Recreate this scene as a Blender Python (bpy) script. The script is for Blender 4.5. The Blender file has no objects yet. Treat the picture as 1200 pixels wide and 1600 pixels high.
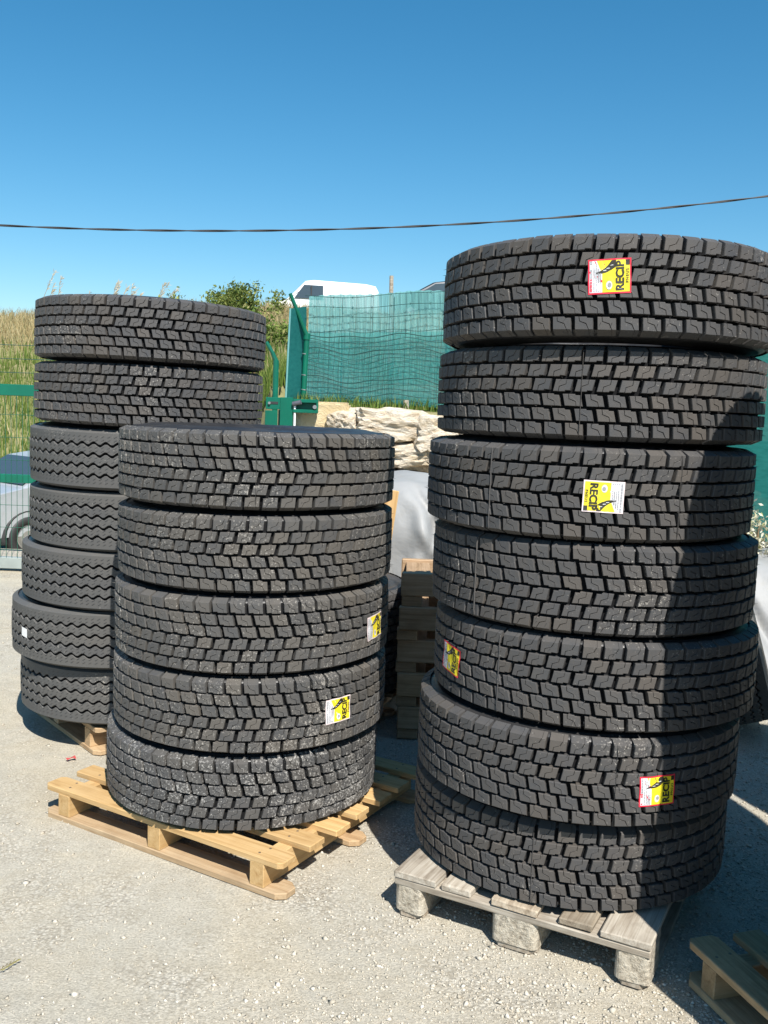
import bpy, bmesh, math, random
import numpy as np
from mathutils import Vector, Matrix, noise

random.seed(7)
rng = np.random.default_rng(11)
SC = bpy.context.scene
COL = SC.collection
R_ = math.radians
PI = math.pi

# ------------------------------------------------------------------ camera, sky, sun, exposure
cam_d = bpy.data.cameras.new('camera')
cam = bpy.data.objects.new('camera', cam_d)
COL.objects.link(cam)
pitch, roll = R_(6.423), R_(2.156)
fw = Vector((0, math.cos(pitch), -math.sin(pitch)))
up0 = Vector((0, math.sin(pitch), math.cos(pitch)))
rt0 = Vector((1, 0, 0))
rt = math.cos(roll) * rt0 + math.sin(roll) * up0
up = -math.sin(roll) * rt0 + math.cos(roll) * up0
cam.matrix_world = Matrix(((rt.x, up.x, -fw.x, 0), (rt.y, up.y, -fw.y, 0), (rt.z, up.z, -fw.z, 1.6006), (0, 0, 0, 1)))
cam_d.sensor_fit = 'VERTICAL'
cam_d.sensor_height = 36
cam_d.lens = 36 * 1475.7 / 1600
cam_d.clip_start = 0.05
cam_d.clip_end = 4000
SC.camera = cam

SUN_EL = R_(50)
SUN_DIR = Vector((0.322, -0.947, 0)).normalized()      # horizontal direction towards the sun
world = bpy.data.worlds.new('World')
SC.world = world
world.use_nodes = True
wn = world.node_tree
sky = wn.nodes.new('ShaderNodeTexSky')
sky.sky_type = 'NISHITA'
sky.sun_disc = False
sky.sun_elevation = SUN_EL
sky.sun_rotation = math.atan2(SUN_DIR.x, SUN_DIR.y)
sky.altitude = 100
sky.air_density = 1.0
sky.dust_density = 0.35
sky.ozone_density = 4.0
bg = wn.nodes['Background']
hs = wn.nodes.new('ShaderNodeHueSaturation')
hs.inputs['Hue'].default_value = 0.486
hs.inputs['Saturation'].default_value = 1.30
wn.links.new(sky.outputs[0], hs.inputs['Color'])
wn.links.new(hs.outputs[0], bg.inputs[0])
bg.inputs[1].default_value = 0.085
sun_d = bpy.data.lights.new('sun', 'SUN')
sun_d.energy = 5.0
sun_d.angle = R_(0.5)
sun_d.color = (1.0, 0.955, 0.88)
sun = bpy.data.objects.new('sun', sun_d)
COL.objects.link(sun)
sun_vec = Vector((SUN_DIR.x * math.cos(SUN_EL), SUN_DIR.y * math.cos(SUN_EL), math.sin(SUN_EL)))
sun.rotation_euler = sun_vec.to_track_quat('Z', 'Y').to_euler()
SC.view_settings.view_transform = 'Standard'
SC.view_settings.look = 'None'
SC.view_settings.gamma = 1.0
SC.view_settings.use_curve_mapping = False
SC.view_settings.exposure = 0.68


# ------------------------------------------------------------------ materials
class NT:
    def __init__(self, name):
        self.m = bpy.data.materials.new(name)
        self.m.use_nodes = True
        self.t = self.m.node_tree
        self.b = self.t.nodes['Principled BSDF']

    def n(self, typ, **kw):
        nd = self.t.nodes.new('ShaderNode' + typ)
        for k, v in kw.items():
            if k.startswith('i_'):
                key = k[2:]
                key = int(key) if key.isdigit() else key.replace('_', ' ')
                nd.inputs[key].default_value = v
            else:
                setattr(nd, k, v)
        return nd

    def l(self, a, b):
        self.t.links.new(a, b)

    def coords(self, scale=(1, 1, 1), rand=0.0, kind='Object'):
        tc = self.n('TexCoord')
        out = tc.outputs[kind]
        if rand:
            oi = self.n('ObjectInfo')
            mu = self.n('Math', operation='MULTIPLY', i_1=rand)
            self.l(oi.outputs['Random'], mu.inputs[0])
            ad = self.n('VectorMath', operation='ADD')
            self.l(out, ad.inputs[0])
            self.l(mu.outputs[0], ad.inputs[1])
            out = ad.outputs[0]
        mp = self.n('Mapping')
        mp.inputs['Scale'].default_value = scale
        self.l(out, mp.inputs[0])
        return mp.outputs[0]

    def noise(self, vec, scale, detail=4, rough=0.55, dist=0.0):
        nd = self.n('TexNoise', i_Scale=scale, i_Detail=detail, i_Roughness=rough, i_Distortion=dist)
        self.l(vec, nd.inputs['Vector'])
        return nd.outputs['Fac']

    def ramp(self, fac, stops):
        r = self.n('ValToRGB')
        e = r.color_ramp.elements
        while len(e) < len(stops):
            e.new(0.5)
        for el, (p, c) in zip(e, stops):
            el.position = p
            el.color = (*c, 1) if len(c) == 3 else c
        self.l(fac, r.inputs[0])
        return r.outputs[0]

    def mix(self, fac, a, b, mode='MIX'):
        mx = self.n('MixRGB', blend_type=mode)
        for s, v in ((0, fac), (1, a), (2, b)):
            if isinstance(v, (int, float)):
                mx.inputs[s].default_value = v
            elif isinstance(v, tuple):
                mx.inputs[s].default_value = (*v, 1)
            else:
                self.l(v, mx.inputs[s])
        return mx.outputs[0]

    def base(self, c):
        if isinstance(c, tuple):
            self.b.inputs['Base Color'].default_value = (*c, 1)
        else:
            self.l(c, self.b.inputs['Base Color'])

    def rough(self, r):
        if isinstance(r, (int, float)):
            self.b.inputs['Roughness'].default_value = r
        else:
            self.l(r, self.b.inputs['Roughness'])

    def bump(self, h, dist, strength=1.0):
        bp = self.n('Bump', i_Strength=strength, i_Distance=dist)
        self.l(h, bp.inputs['Height'])
        self.l(bp.outputs[0], self.b.inputs['Normal'])


def g3(v):
    return (v, v, v)


def rubber(name, dark, light, brown, spots, spot_col=(0.32, 0.30, 0.27)):
    t = NT(name)
    v = t.coords((1, 1, 1), 7.0)
    oi = t.n('ObjectInfo')
    # tone per moulded block and soft mottling
    c = t.ramp(oi.outputs['Random'], [(0.0, dark), (0.55, light), (1.0, brown)])
    f1 = t.noise(v, 28, 5, 0.6)
    c = t.mix(t.ramp(f1, [(0.35, g3(0.0)), (0.75, g3(0.6))]), c, brown)
    # pale dust film rubbed on in patches
    f2 = t.noise(v, 9, 3)
    c = t.mix(t.ramp(f2, [(0.45, g3(0)), (0.8, g3(0.28))]), c, (0.11, 0.10, 0.09))
    # chalky specks
    wv = t.coords((1, 1, 1), 0.0, 'Generated')
    geo = t.n('NewGeometry')
    f3 = t.noise(geo.outputs['Position'], 125, 5, 0.72)
    f4 = t.noise(geo.outputs['Position'], 3.6, 4, 0.65)
    th = t.n('Math', operation='MULTIPLY_ADD', i_1=0.55, i_2=-0.275)
    t.l(f4, th.inputs[0])
    sm = t.n('Math', operation='ADD')
    t.l(f3, sm.inputs[0])
    t.l(th.outputs[0], sm.inputs[1])
    sp = t.ramp(sm.outputs[0], [(0.70 - spots, g3(0)), (0.79 - spots, g3(0.95))])
    c = t.mix(sp, c, spot_col)
    t.base(c)
    t.rough(t.ramp(f1, [(0.3, g3(0.5)), (0.7, g3(0.72))]))
    t.b.inputs['Specular IOR Level'].default_value = 0.32
    t.bump(t.noise(v, 420, 3, 0.6), 0.0009, 0.55)
    return t.m


M_RUB = rubber('rubber_block', (0.056, 0.057, 0.060), (0.066, 0.066, 0.068), (0.084, 0.075, 0.067), 0.06)
M_RUBD = rubber('rubber_dusty', (0.060, 0.061, 0.063), (0.074, 0.073, 0.072), (0.096, 0.087, 0.076), 0.118)
M_RUBC = rubber('rubber_chalky', (0.057, 0.058, 0.061), (0.069, 0.069, 0.070), (0.084, 0.079, 0.073), 0.150, (0.36, 0.35, 0.33))
M_RUBG = rubber('rubber_rib', (0.076, 0.076, 0.077), (0.084, 0.084, 0.083), (0.094, 0.091, 0.086), 0.06)
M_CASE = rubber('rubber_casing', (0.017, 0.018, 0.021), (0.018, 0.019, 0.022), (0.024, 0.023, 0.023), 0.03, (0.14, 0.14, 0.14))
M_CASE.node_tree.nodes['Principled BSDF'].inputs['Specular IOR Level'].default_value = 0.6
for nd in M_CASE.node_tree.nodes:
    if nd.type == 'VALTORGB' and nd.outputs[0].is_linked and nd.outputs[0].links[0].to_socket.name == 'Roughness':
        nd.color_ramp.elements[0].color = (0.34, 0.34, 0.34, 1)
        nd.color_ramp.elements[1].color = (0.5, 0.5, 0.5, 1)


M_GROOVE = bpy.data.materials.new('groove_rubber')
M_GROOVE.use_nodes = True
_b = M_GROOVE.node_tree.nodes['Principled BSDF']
_b.inputs['Base Color'].default_value = (0.010, 0.010, 0.011, 1)  # near black: groove shade put into the colour
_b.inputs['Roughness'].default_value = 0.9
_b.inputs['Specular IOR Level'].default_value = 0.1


def wood(name, a, b, c_dark, scale=1.0, rough=0.75, weather=0.0):
    t = NT(name)
    v = t.coords((1.3 * scale, 15 * scale, 15 * scale), 13.0)
    f = t.noise(v, 3.0, 6, 0.6, 0.6)
    f9 = t.noise(t.coords((0.6 * scale, 60 * scale, 60 * scale), 17.0), 3.0, 4, 0.6)
    col = t.ramp(f, [(0.25, c_dark), (0.45, a), (0.7, b)])
    col = t.mix(t.ramp(f9, [(0.50, g3(0)), (0.72, g3(0.55))]), col, c_dark)
    oi = t.n('ObjectInfo')
    tint = t.ramp(oi.outputs['Random'], [(0.0, (0.66, 0.62, 0.56)), (0.5, g3(0.95)), (1.0, (1.0, 0.93, 0.84))])
    col = t.mix(1.0, col, tint, 'MULTIPLY')
    v2 = t.coords((1, 2.4, 2.4), 29.0)
    vo = t.n('TexVoronoi', i_Scale=3.2)
    t.l(v2, vo.inputs['Vector'])
    kn = t.ramp(vo.outputs['Distance'], [(0.03, g3(0.9)), (0.09, g3(0))])
    col = t.mix(kn, col, tuple(x * 0.45 for x in c_dark))
    st = t.noise(t.coords((1, 1, 1), 3.0), 7, 4, 0.6)
    col = t.mix(t.ramp(st, [(0.5, g3(0)), (0.78, g3(0.35 + weather))]), col, tuple(x * 0.7 for x in c_dark))
    t.base(col)
    t.rough(rough)
    t.b.inputs['Specular IOR Level'].default_value = 0.25
    t.bump(f, 0.003, 0.5)
    return t.m


M_PINE = wood('new_pine', (0.56, 0.375, 0.175), (0.65, 0.46, 0.24), (0.40, 0.235, 0.095))
M_PINE2 = wood('brown_pine', (0.46, 0.32, 0.20), (0.55, 0.40, 0.27), (0.28, 0.18, 0.10), weather=0.25)
M_DUSTP = wood('dusty_pine', (0.44, 0.315, 0.19), (0.52, 0.40, 0.26), (0.28, 0.18, 0.10), weather=0.2)
M_AGED = wood('aged_pine', (0.46, 0.33, 0.19), (0.56, 0.43, 0.27), (0.26, 0.17, 0.09), weather=0.2)
M_GREYW = wood('weathered_grey_wood', (0.37, 0.325, 0.265), (0.52, 0.48, 0.41), (0.17, 0.135, 0.10), weather=0.35)


def simple(name, col, rough=0.5, metal=0.0, var=0.15, scale=6, bump=0.0, bscale=60, spec=0.5):
    t = NT(name)
    v = t.coords((1, 1, 1), 5.0)
    f = t.noise(v, scale, 5)
    lo = tuple(max(0, x * (1 - var)) for x in col)
    hi = tuple(min(1, x * (1 + var)) for x in col)
    t.base(t.ramp(f, [(0.3, lo), (0.7, hi)]))
    t.rough(rough)
    t.b.inputs['Metallic'].default_value = metal
    t.b.inputs['Specular IOR Level'].default_value = spec
    if bump:
        t.bump(t.noise(v, bscale, 4), bump)
    return t.m


def block_concrete():
    t = NT('chipboard_block')
    v = t.coords((1, 1, 1), 5.0)
    f = t.noise(v, 45, 5, 0.7)
    f2 = t.noise(v, 9, 4, 0.6)
    c = t.ramp(f, [(0.34, (0.20, 0.165, 0.12)), (0.50, (0.42, 0.37, 0.29)), (0.68, (0.52, 0.47, 0.38))])
    c = t.mix(t.ramp(f2, [(0.45, g3(0)), (0.75, g3(0.6))]), c, (0.54, 0.51, 0.44))
    t.base(c)
    t.rough(0.9)
    t.bump(f, 0.012, 1.0)
    return t.m


M_BLOCK = block_concrete()
M_GREEN = simple('green_paint', (0.0, 0.115, 0.070), 0.38, var=0.12)
M_GREENW = simple('green_wire', (0.01, 0.10, 0.06), 0.5)
M_WIRE = simple('dark_green_wire', (0.008, 0.055, 0.05), 0.55)
M_STEEL = simple('steel', (0.45, 0.45, 0.44), 0.4, 0.8)
M_DKSTEEL = simple('dark_steel', (0.12, 0.12, 0.14), 0.5, 0.3)
M_WHITEP = simple('white_paint', (0.78, 0.79, 0.80), 0.3, var=0.03)
M_SILVER = simple('silver_paint', (0.46, 0.49, 0.52), 0.3, 0.35, var=0.05)
M_DARKCAR = simple('dark_car_paint', (0.05, 0.055, 0.065), 0.25, 0.3, var=0.05)
M_GLASS = simple('car_glass', (0.045, 0.065, 0.08), 0.08, var=0.05)
M_PLASTIC = simple('black_plastic', (0.025, 0.025, 0.026), 0.6)
M_CABLE = simple('cable', (0.02, 0.02, 0.022), 0.6)
M_NAIL = simple('nail', (0.22, 0.16, 0.11), 0.5, 0.6)
M_RED = simple('red_plastic', (0.36, 0.05, 0.05), 0.5)
M_WHITEF = simple('white_film', (0.75, 0.75, 0.74), 0.4, var=0.06)


def rock_mat(name, a, b, c):
    t = NT(name)
    v = t.coords((1, 1, 1.6), 9.0)
    f = t.noise(v, 3.2, 8, 0.65, 0.4)
    col = t.ramp(f, [(0.3, c), (0.45, a), (0.62, b)])
    f2 = t.noise(v, 1.3, 3)
    col = t.mix(t.ramp(f2, [(0.5, g3(0)), (0.72, g3(0.6))]), col, (0.50, 0.36, 0.18))
    t.base(col)
    t.rough(0.92)
    t.b.inputs['Specular IOR Level'].default_value = 0.2
    t.bump(t.noise(v, 9, 8, 0.72), 0.045, 0.8)
    return t.m


M_ROCK = rock_mat('limestone', (0.66, 0.56, 0.43), (0.76, 0.69, 0.58), (0.42, 0.32, 0.21))
M_PILLAR = rock_mat('pillar_stone', (0.64, 0.53, 0.33), (0.70, 0.62, 0.44), (0.45, 0.34, 0.18))


def gravel_mat(name):
    """crushed limestone: dusty trodden patches and coarser grey chippings"""
    t = NT(name)
    geo = t.n('NewGeometry')
    p = geo.outputs['Position']
    big = t.noise(p, 1.1, 6, 0.62, 0.5)
    mid = t.noise(p, 9, 6, 0.65)
    fine = t.noise(p, 150, 4, 0.7)
    vo = t.n('TexVoronoi', i_Scale=95.0)
    t.l(p, vo.inputs['Vector'])
    vo2 = t.n('TexVoronoi', i_Scale=210.0)
    t.l(p, vo2.inputs['Vector'])
    dust = t.ramp(big, [(0.34, (0.44, 0.385, 0.29)), (0.46, (0.50, 0.455, 0.365)), (0.56, (0.46, 0.432, 0.365)), (0.68, (0.55, 0.51, 0.43))])
    dust = t.mix(t.ramp(mid, [(0.45, g3(0)), (0.72, g3(0.45))]), dust, (0.33, 0.29, 0.22))
    dust = t.mix(1.0, dust, t.ramp(fine, [(0.30, g3(0.62)), (0.62, g3(1.08))]), 'MULTIPLY')
    # single chips: each cell its own tone
    chip = t.ramp(vo.outputs['Color'], [(0.1, (0.34, 0.30, 0.235)), (0.5, (0.49, 0.455, 0.385)), (0.9, (0.61, 0.58, 0.51))])
    edge = t.ramp(vo.outputs['Distance'], [(0.30, g3(1.0)), (0.62, g3(0.55))])  # darkens chip colour towards the gaps, painting in crevice shade
    chip = t.mix(1.0, chip, edge, 'MULTIPLY')
    amount = t.ramp(t.noise(p, 2.3, 5, 0.6), [(0.46, g3(0.03)), (0.66, g3(0.75))])
    c = t.mix(amount, dust, chip)
    t.base(c)
    t.rough(0.95)
    t.b.inputs['Specular IOR Level'].default_value = 0.12
    inv = t.n('Math', operation='SUBTRACT', i_0=1.0)
    t.l(vo.outputs['Distance'], inv.inputs[1])
    h = t.mix(0.4, inv.outputs[0], vo2.outputs['Distance'])
    h = t.mix(amount, t.mix(0.5, fine, mid), h)
    h = t.mix(0.35, h, fine)
    t.bump(h, 0.011, 0.85)
    return t.m


M_GRAVEL = gravel_mat('gravel_ground')


def stone_mat():
    t = NT('gravel_stone')
    geo = t.n('NewGeometry')
    c = t.ramp(geo.outputs['Random Per Island'], [(0.0, (0.32, 0.275, 0.21)), (0.35, (0.45, 0.41, 0.335)), (0.85, (0.54, 0.50, 0.43)), (1.0, (0.62, 0.595, 0.54))])
    f = t.noise(geo.outputs['Position'], 160, 3)
    c = t.mix(0.4, c, t.ramp(f, [(0.3, (0.37, 0.325, 0.25)), (0.7, (0.56, 0.525, 0.45))]))
    t.base(c)
    t.rough(0.95)
    t.b.inputs['Specular IOR Level'].default_value = 0.15
    return t.m


M_STONE = stone_mat()


def hill_mat():
    t = NT('hill_soil')
    geo = t.n('NewGeometry')
    f = t.noise(geo.outputs['Position'], 0.8, 6, 0.65)
    f2 = t.noise(geo.outputs['Position'], 7, 5, 0.7)
    c = t.ramp(f, [(0.35, (0.11, 0.13, 0.04)), (0.55, (0.24, 0.21, 0.09)), (0.7, (0.30, 0.25, 0.13))])
    c = t.mix(0.5, c, t.ramp(f2, [(0.3, (0.06, 0.08, 0.03)), (0.7, (0.30, 0.26, 0.13))]))
    t.base(c)
    t.rough(1.0)
    return t.m


M_HILL = hill_mat()


def leaf_mat(name, stops, transl=0.25):
    t = NT(name)
    geo = t.n('NewGeometry')
    c = t.ramp(geo.outputs['Random Per Island'], stops)
    t.base(c)
    t.rough(0.7)
    t.b.inputs['Specular IOR Level'].default_value = 0.25
    tr = t.n('BsdfTranslucent')
    t.l(c, tr.inputs[0])
    ms = t.n('MixShader', i_0=transl)
    t.l(t.b.outputs[0], ms.inputs[1])
    t.l(tr.outputs[0], ms.inputs[2])
    t.l(ms.outputs[0], t.t.nodes['Material Output'].inputs[0])
    return t.m


M_DRY = leaf_mat('dry_grass', [(0, (0.30, 0.22, 0.10)), (0.5, (0.40, 0.32, 0.16)), (0.9, (0.50, 0.43, 0.25)), (1, (0.16, 0.17, 0.05))])
M_GRN = leaf_mat('green_grass', [(0, (0.07, 0.12, 0.02)), (0.5, (0.13, 0.20, 0.035)), (0.85, (0.20, 0.25, 0.06)), (1, (0.32, 0.29, 0.12))])
M_LEAF = leaf_mat('shrub_leaf', [(0, (0.06, 0.095, 0.02)), (0.5, (0.15, 0.20, 0.045)), (1, (0.29, 0.31, 0.09))])
M_PALELEAF = leaf_mat('pale_shrub_leaf', [(0, (0.30, 0.30, 0.12)), (0.5, (0.55, 0.52, 0.38)), (1, (0.75, 0.73, 0.62))])
M_DRYLEAF = simple('dry_leaf', (0.20, 0.18, 0.07), 0.8)
M_STEM = simple('stem', (0.16, 0.11, 0.06), 0.9)
M_PLUME = leaf_mat('reed_plume', [(0, (0.42, 0.36, 0.26)), (1, (0.62, 0.56, 0.44))], 0.35)


def tarp_mat():
    t = NT('grey_tarpaulin')
    v = t.coords()
    f = t.noise(v, 2.2, 5)
    c = t.ramp(f, [(0.3, (0.24, 0.245, 0.25)), (0.7, (0.31, 0.315, 0.315))])
    d = t.noise(v, 11, 5, 0.65)
    c = t.mix(t.ramp(d, [(0.5, g3(0)), (0.8, g3(0.4))]), c, (0.27, 0.25, 0.21))
    t.base(c)
    t.rough(0.6)
    t.bump(t.noise(v, 4, 4, 0.5, 0.3), 0.05, 0.4)
    return t.m


M_TARP = tarp_mat()


def screen_mat(name, a, b, alpha, vscale):
    t = NT(name)
    geo = t.n('NewGeometry')
    mp = t.n('Mapping')
    mp.inputs['Scale'].default_value = vscale
    t.l(geo.outputs['Position'], mp.inputs[0])
    f = t.noise(mp.outputs[0], 1.0, 4, 0.6)
    c = t.ramp(f, [(0.3, a), (0.7, b)])
    if 'reed' in name:
        c = t.mix(1.0, c, t.ramp(geo.outputs['Random Per Island'], [(0.0, g3(0.45)), (0.12, g3(0.85)), (1.0, g3(1.1))]), 'MULTIPLY')
    t.base(c)
    t.rough(0.6)
    tl = t.n('BsdfTranslucent')
    t.l(c, tl.inputs[0])
    m1 = t.n('MixShader', i_0=0.3)
    t.l(t.b.outputs[0], m1.inputs[1])
    t.l(tl.outputs[0], m1.inputs[2])
    out = m1.outputs[0]
    if alpha < 1:
        tr = t.n('BsdfTransparent')
        m2 = t.n('MixShader', i_0=alpha)
        t.l(tr.outputs[0], m2.inputs[1])
        t.l(out, m2.inputs[2])
        out = m2.outputs[0]
    t.l(out, t.t.nodes['Material Output'].inputs[0])
    return t.m


M_REED = screen_mat('teal_reed_screen', (0.16, 0.42, 0.42), (0.22, 0.50, 0.50), 1.0, (3, 3, 1.5))
M_NET = screen_mat('green_shade_net', (0.006, 0.25, 0.24), (0.020, 0.32, 0.305), 0.40, (6, 6, 9))
M_NETD = screen_mat('dark_shade_cloth', (0.006, 0.125, 0.12), (0.016, 0.17, 0.16), 1.0, (18, 18, 40))  # darker colour paints in the shaded side of the corner return panel
M_NET2 = screen_mat('green_shade_cloth', (0.01, 0.20, 0.17), (0.03, 0.27, 0.23), 0.97, (18, 18, 60))


# ------------------------------------------------------------------ object helpers
def link(name, data, parent=None, loc=(0, 0, 0), rot=(0, 0, 0), scale=None):
    o = bpy.data.objects.new(name, data)
    COL.objects.link(o)
    o.location = loc
    o.rotation_euler = rot
    if scale:
        o.scale = scale
    if parent:
        o.parent = parent
    return o


def tag(o, label=None, cat=None, group=None, kind=None):
    if label:
        o['label'] = label
    if cat:
        o['category'] = cat
    if group:
        o['group'] = group
    if kind:
        o['kind'] = kind
    return o


def thing(name, label, cat, loc=(0, 0, 0), rot=(0, 0, 0), group=None):
    return tag(link(name, None, None, loc, rot), label, cat, group)


def mesh(name, verts, faces, mat=None, smooth=False):
    me = bpy.data.meshes.new(name)
    if len(verts):
        me.from_pydata([tuple(v) for v in verts] if not isinstance(verts, np.ndarray) else verts.tolist(), [], faces if isinstance(faces, list) else faces.tolist())
    if mat:
        me.materials.append(mat)
    if smooth:
        me.polygons.foreach_set('use_smooth', [True] * len(me.polygons))
    me.update()
    return me


def from_bm(name, bm, mat=None, smooth=False):
    me = bpy.data.meshes.new(name)
    bm.to_mesh(me)
    bm.free()
    if mat:
        me.materials.append(mat)
    if smooth:
        me.polygons.foreach_set('use_smooth', [True] * len(me.polygons))
    return me


_boxes = {}


def box(sx, sy, sz, mat, bev=0.003, variant=0, rough=0.0):
    key = (round(sx, 4), round(sy, 4), round(sz, 4), mat.name, bev, variant, rough)
    if key in _boxes:
        return _boxes[key]
    bm = bmesh.new()
    bmesh.ops.create_cube(bm, size=1)
    bmesh.ops.scale(bm, vec=(sx, sy, sz), verts=bm.verts)
    if bev:
        bmesh.ops.bevel(bm, geom=bm.edges[:], offset=bev, segments=1, affect='EDGES')
    if rough:
        r = random.Random(str(key))
        for v in bm.verts:
            v.co += Vector((r.uniform(-1, 1), r.uniform(-1, 1), r.uniform(-1, 1))) * rough
    me = from_bm('box', bm, mat)
    _boxes[key] = me
    return me


def tube(path, r, mat, seg=8, closed=False, name='tube'):
    """tube along a polyline; r may be a list"""
    P = [Vector(p) for p in path]
    n = len(P)
    rr = r if isinstance(r, (list, tuple)) else [r] * n
    V, F = [], []
    for i, p in enumerate(P):
        a = P[max(i - 1, 0)]
        b = P[min(i + 1, n - 1)]
        d = (b - a).normalized()
        ref = Vector((0, 0, 1)) if abs(d.z) < 0.9 else Vector((1, 0, 0))
        x = d.cross(ref).normalized()
        y = d.cross(x)
        for k in range(seg):
            t = 2 * PI * k / seg
            V.append(p + (x * math.cos(t) + y * math.sin(t)) * rr[i])
    for i in range(n - 1):
        for k in range(seg):
            k2 = (k + 1) % seg
            F.append([i * seg + k, i * seg + k2, (i + 1) * seg + k2, (i + 1) * seg + k])
    F.append(list(range(seg))[::-1])
    F.append([(n - 1) * seg + k for k in range(seg)])
    return mesh(name, V, F, mat, False)


def join(parts):
    """parts: list of (verts array, face lists) -> one pair"""
    V, F, o = [], [], 0
    for v, f in parts:
        V.append(np.asarray(v, float))
        F += [[i + o for i in q] for q in f]
        o += len(v)
    return np.concatenate(V), F


def lathe(profile, seg, mat, smooth=True, closed=True):
    V, F = [], []
    n = len(profile)
    for k in range(seg):
        a = 2 * PI * k / seg
        ca, sa = math.cos(a), math.sin(a)
        for (r, z) in profile:
            V.append((r * ca, r * sa, z))
    m = n if closed else n - 1
    for k in range(seg):
        k2 = (k + 1) % seg
        for i in range(m):
            j = (i + 1) % n
            F.append([k * n + i, k2 * n + i, k2 * n + j, k * n + j])
    me = mesh('lathe', V, F, mat, smooth)
    return me


# ------------------------------------------------------------------ the ground, the hill
def sstep(a, b, x):
    t = np.clip((x - a) / (b - a), 0, 1)
    return t * t * (3 - 2 * t)


def fbm(x, y, s, seed=0, octv=4):
    """cheap smooth noise from summed sines, vectorised"""
    r = np.random.default_rng(seed)
    out = np.zeros_like(x, float)
    amp, fr = 1.0, s
    for _ in range(octv):
        for _ in range(3):
            a = r.uniform(0, 2 * PI)
            ph = r.uniform(0, 2 * PI)
            out += amp / 3 * np.sin(fr * (x * math.cos(a) + y * math.sin(a)) + ph)
        amp *= 0.5
        fr *= 2.03
    return out


def terrain(x, y):
    """height of the hillside beyond the yard"""
    x = np.asarray(x, float)
    y = np.asarray(y, float)
    plateau = 4.05 + 0.62 * sstep(-15, -6, x) - 0.25 * sstep(-6, -2, x)
    left = -0.02 - 0.75 * sstep(9.2, 13.5, y) + (plateau + 0.72) * sstep(15.8, 34, y) ** 0.85
    right = 1.58 + (plateau - 1.55) * sstep(10.5, 34, y)
    k = sstep(-1.75, -0.95, x + 0.14 * (y - 9))
    h = left * (1 - k) + right * k
    h = h + fbm(x, y, 0.55, 3) * 0.16 * sstep(13, 22, y)
    return h


def grid_mesh(name, xs, ys, zf, mat):
    X, Y = np.meshgrid(xs, ys)
    Z = zf(X, Y)
    V = np.stack([X.ravel(), Y.ravel(), Z.ravel()], -1)
    nx, ny = len(xs), len(ys)
    i = np.arange(nx * ny).reshape(ny, nx)
    F = np.stack([i[:-1, :-1].ravel(), i[:-1, 1:].ravel(), i[1:, 1:].ravel(), i[1:, :-1].ravel()], -1)
    return mesh(name, V, F, mat, True)


def yard_z(x, y):
    x = np.asarray(x, float)
    y = np.asarray(y, float)
    near = 0.004 * fbm(x, y, 6.0, 21, 4) - 0.004
    return near * sstep(40, 5, np.hypot(x, y)) * 1.0 - 0.75 * sstep(9.2, 13.5, y) * sstep(-0.9, -1.7, x) - 0.6 * sstep(13, 20, y)


xs = np.unique(np.concatenate([np.linspace(-14, -4, 30), np.linspace(-4, 4, 200), np.linspace(4, 14, 30)]))
ys = np.unique(np.concatenate([np.linspace(-12, 1, 30), np.linspace(1, 6.5, 150), np.linspace(6.5, 22, 50)]))
tag(link('gravel_ground', grid_mesh('gravel', xs, ys, yard_z, M_GRAVEL)), kind='structure', label='pale crushed limestone yard ground')
far = grid_mesh('far', np.linspace(-1500, 1500, 5), np.linspace(-1500, 2500, 5), lambda x, y: x * 0 - 1.6, M_GRAVEL)
tag(link('ground', far), kind='structure', label='pale open ground reaching the horizon')
hx = np.concatenate([np.linspace(-60, -16, 24), np.linspace(-15, 10, 150), np.linspace(11, 60, 26)])
hy = np.concatenate([np.linspace(9.25, 20, 60), np.linspace(20.5, 50, 60), np.linspace(52, 160, 12)])


def hill_z(x, y):
    h = terrain(x, y)
    hide = (x < -1.0) & (y < 15.2)
    return np.where(hide, h - 0.25, h)


tag(link('hill', grid_mesh('hill', hx, hy, hill_z, M_HILL)), kind='structure', label='grassy hillside rising beyond the yard')


# loose stones lying on the yard
def stones(n, region, size, seed):
    r = np.random.default_rng(seed)
    base = np.array([(1, 0, 0), (-1, 0, 0), (0, 1, 0), (0, -1, 0), (0, 0, 1), (0.1, 0.1, -1), (.7, .6, .35), (-.6, .7, .3)], float)[:6]
    tri = np.array([(4, 0, 2), (4, 2, 1), (4, 1, 3), (4, 3, 0), (5, 2, 0), (5, 1, 2), (5, 3, 1), (5, 0, 3)])
    P = region(r, n)
    s = size(r, n)
    V = base[None] * s[:, None, None] * r.uniform(0.6, 1.35, (n, 6, 3))
    V[:, :, 2] *= 0.6
    V += r.normal(0, 0.14, V.shape) * s[:, None, None]
    a = r.uniform(0, 2 * PI, n)
    c, sn = np.cos(a)[:, None], np.sin(a)[:, None]
    X = V[:, :, 0] * c - V[:, :, 1] * sn
    Y = V[:, :, 0] * sn + V[:, :, 1] * c
    V = np.stack([X + P[:, 0:1], Y + P[:, 1:2], V[:, :, 2] + (yard_z(P[:, 0], P[:, 1]) + 0.22 * s)[:, None]], -1)
    F = tri[None] + (np.arange(n) * 6)[:, None, None]
    return V.reshape(-1, 3), F.reshape(-1, 3)


def reg_near(r, n):
    y = 1.7 + 5.2 * r.random(n) ** 1.5
    half = 0.48 * y + 0.35
    x = r.uniform(-1, 1, n) * half
    # thinner, dustier gravel on the trodden left side
    d = 0.16 + 0.84 * sstep(-0.75, 0.35, x - 0.25 * (y - 2.4) + 0.40 * fbm(x, y, 2.6, 5, 3))
    keep = r.random(n) < d
    return np.stack([x, y], -1)[keep]


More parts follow.
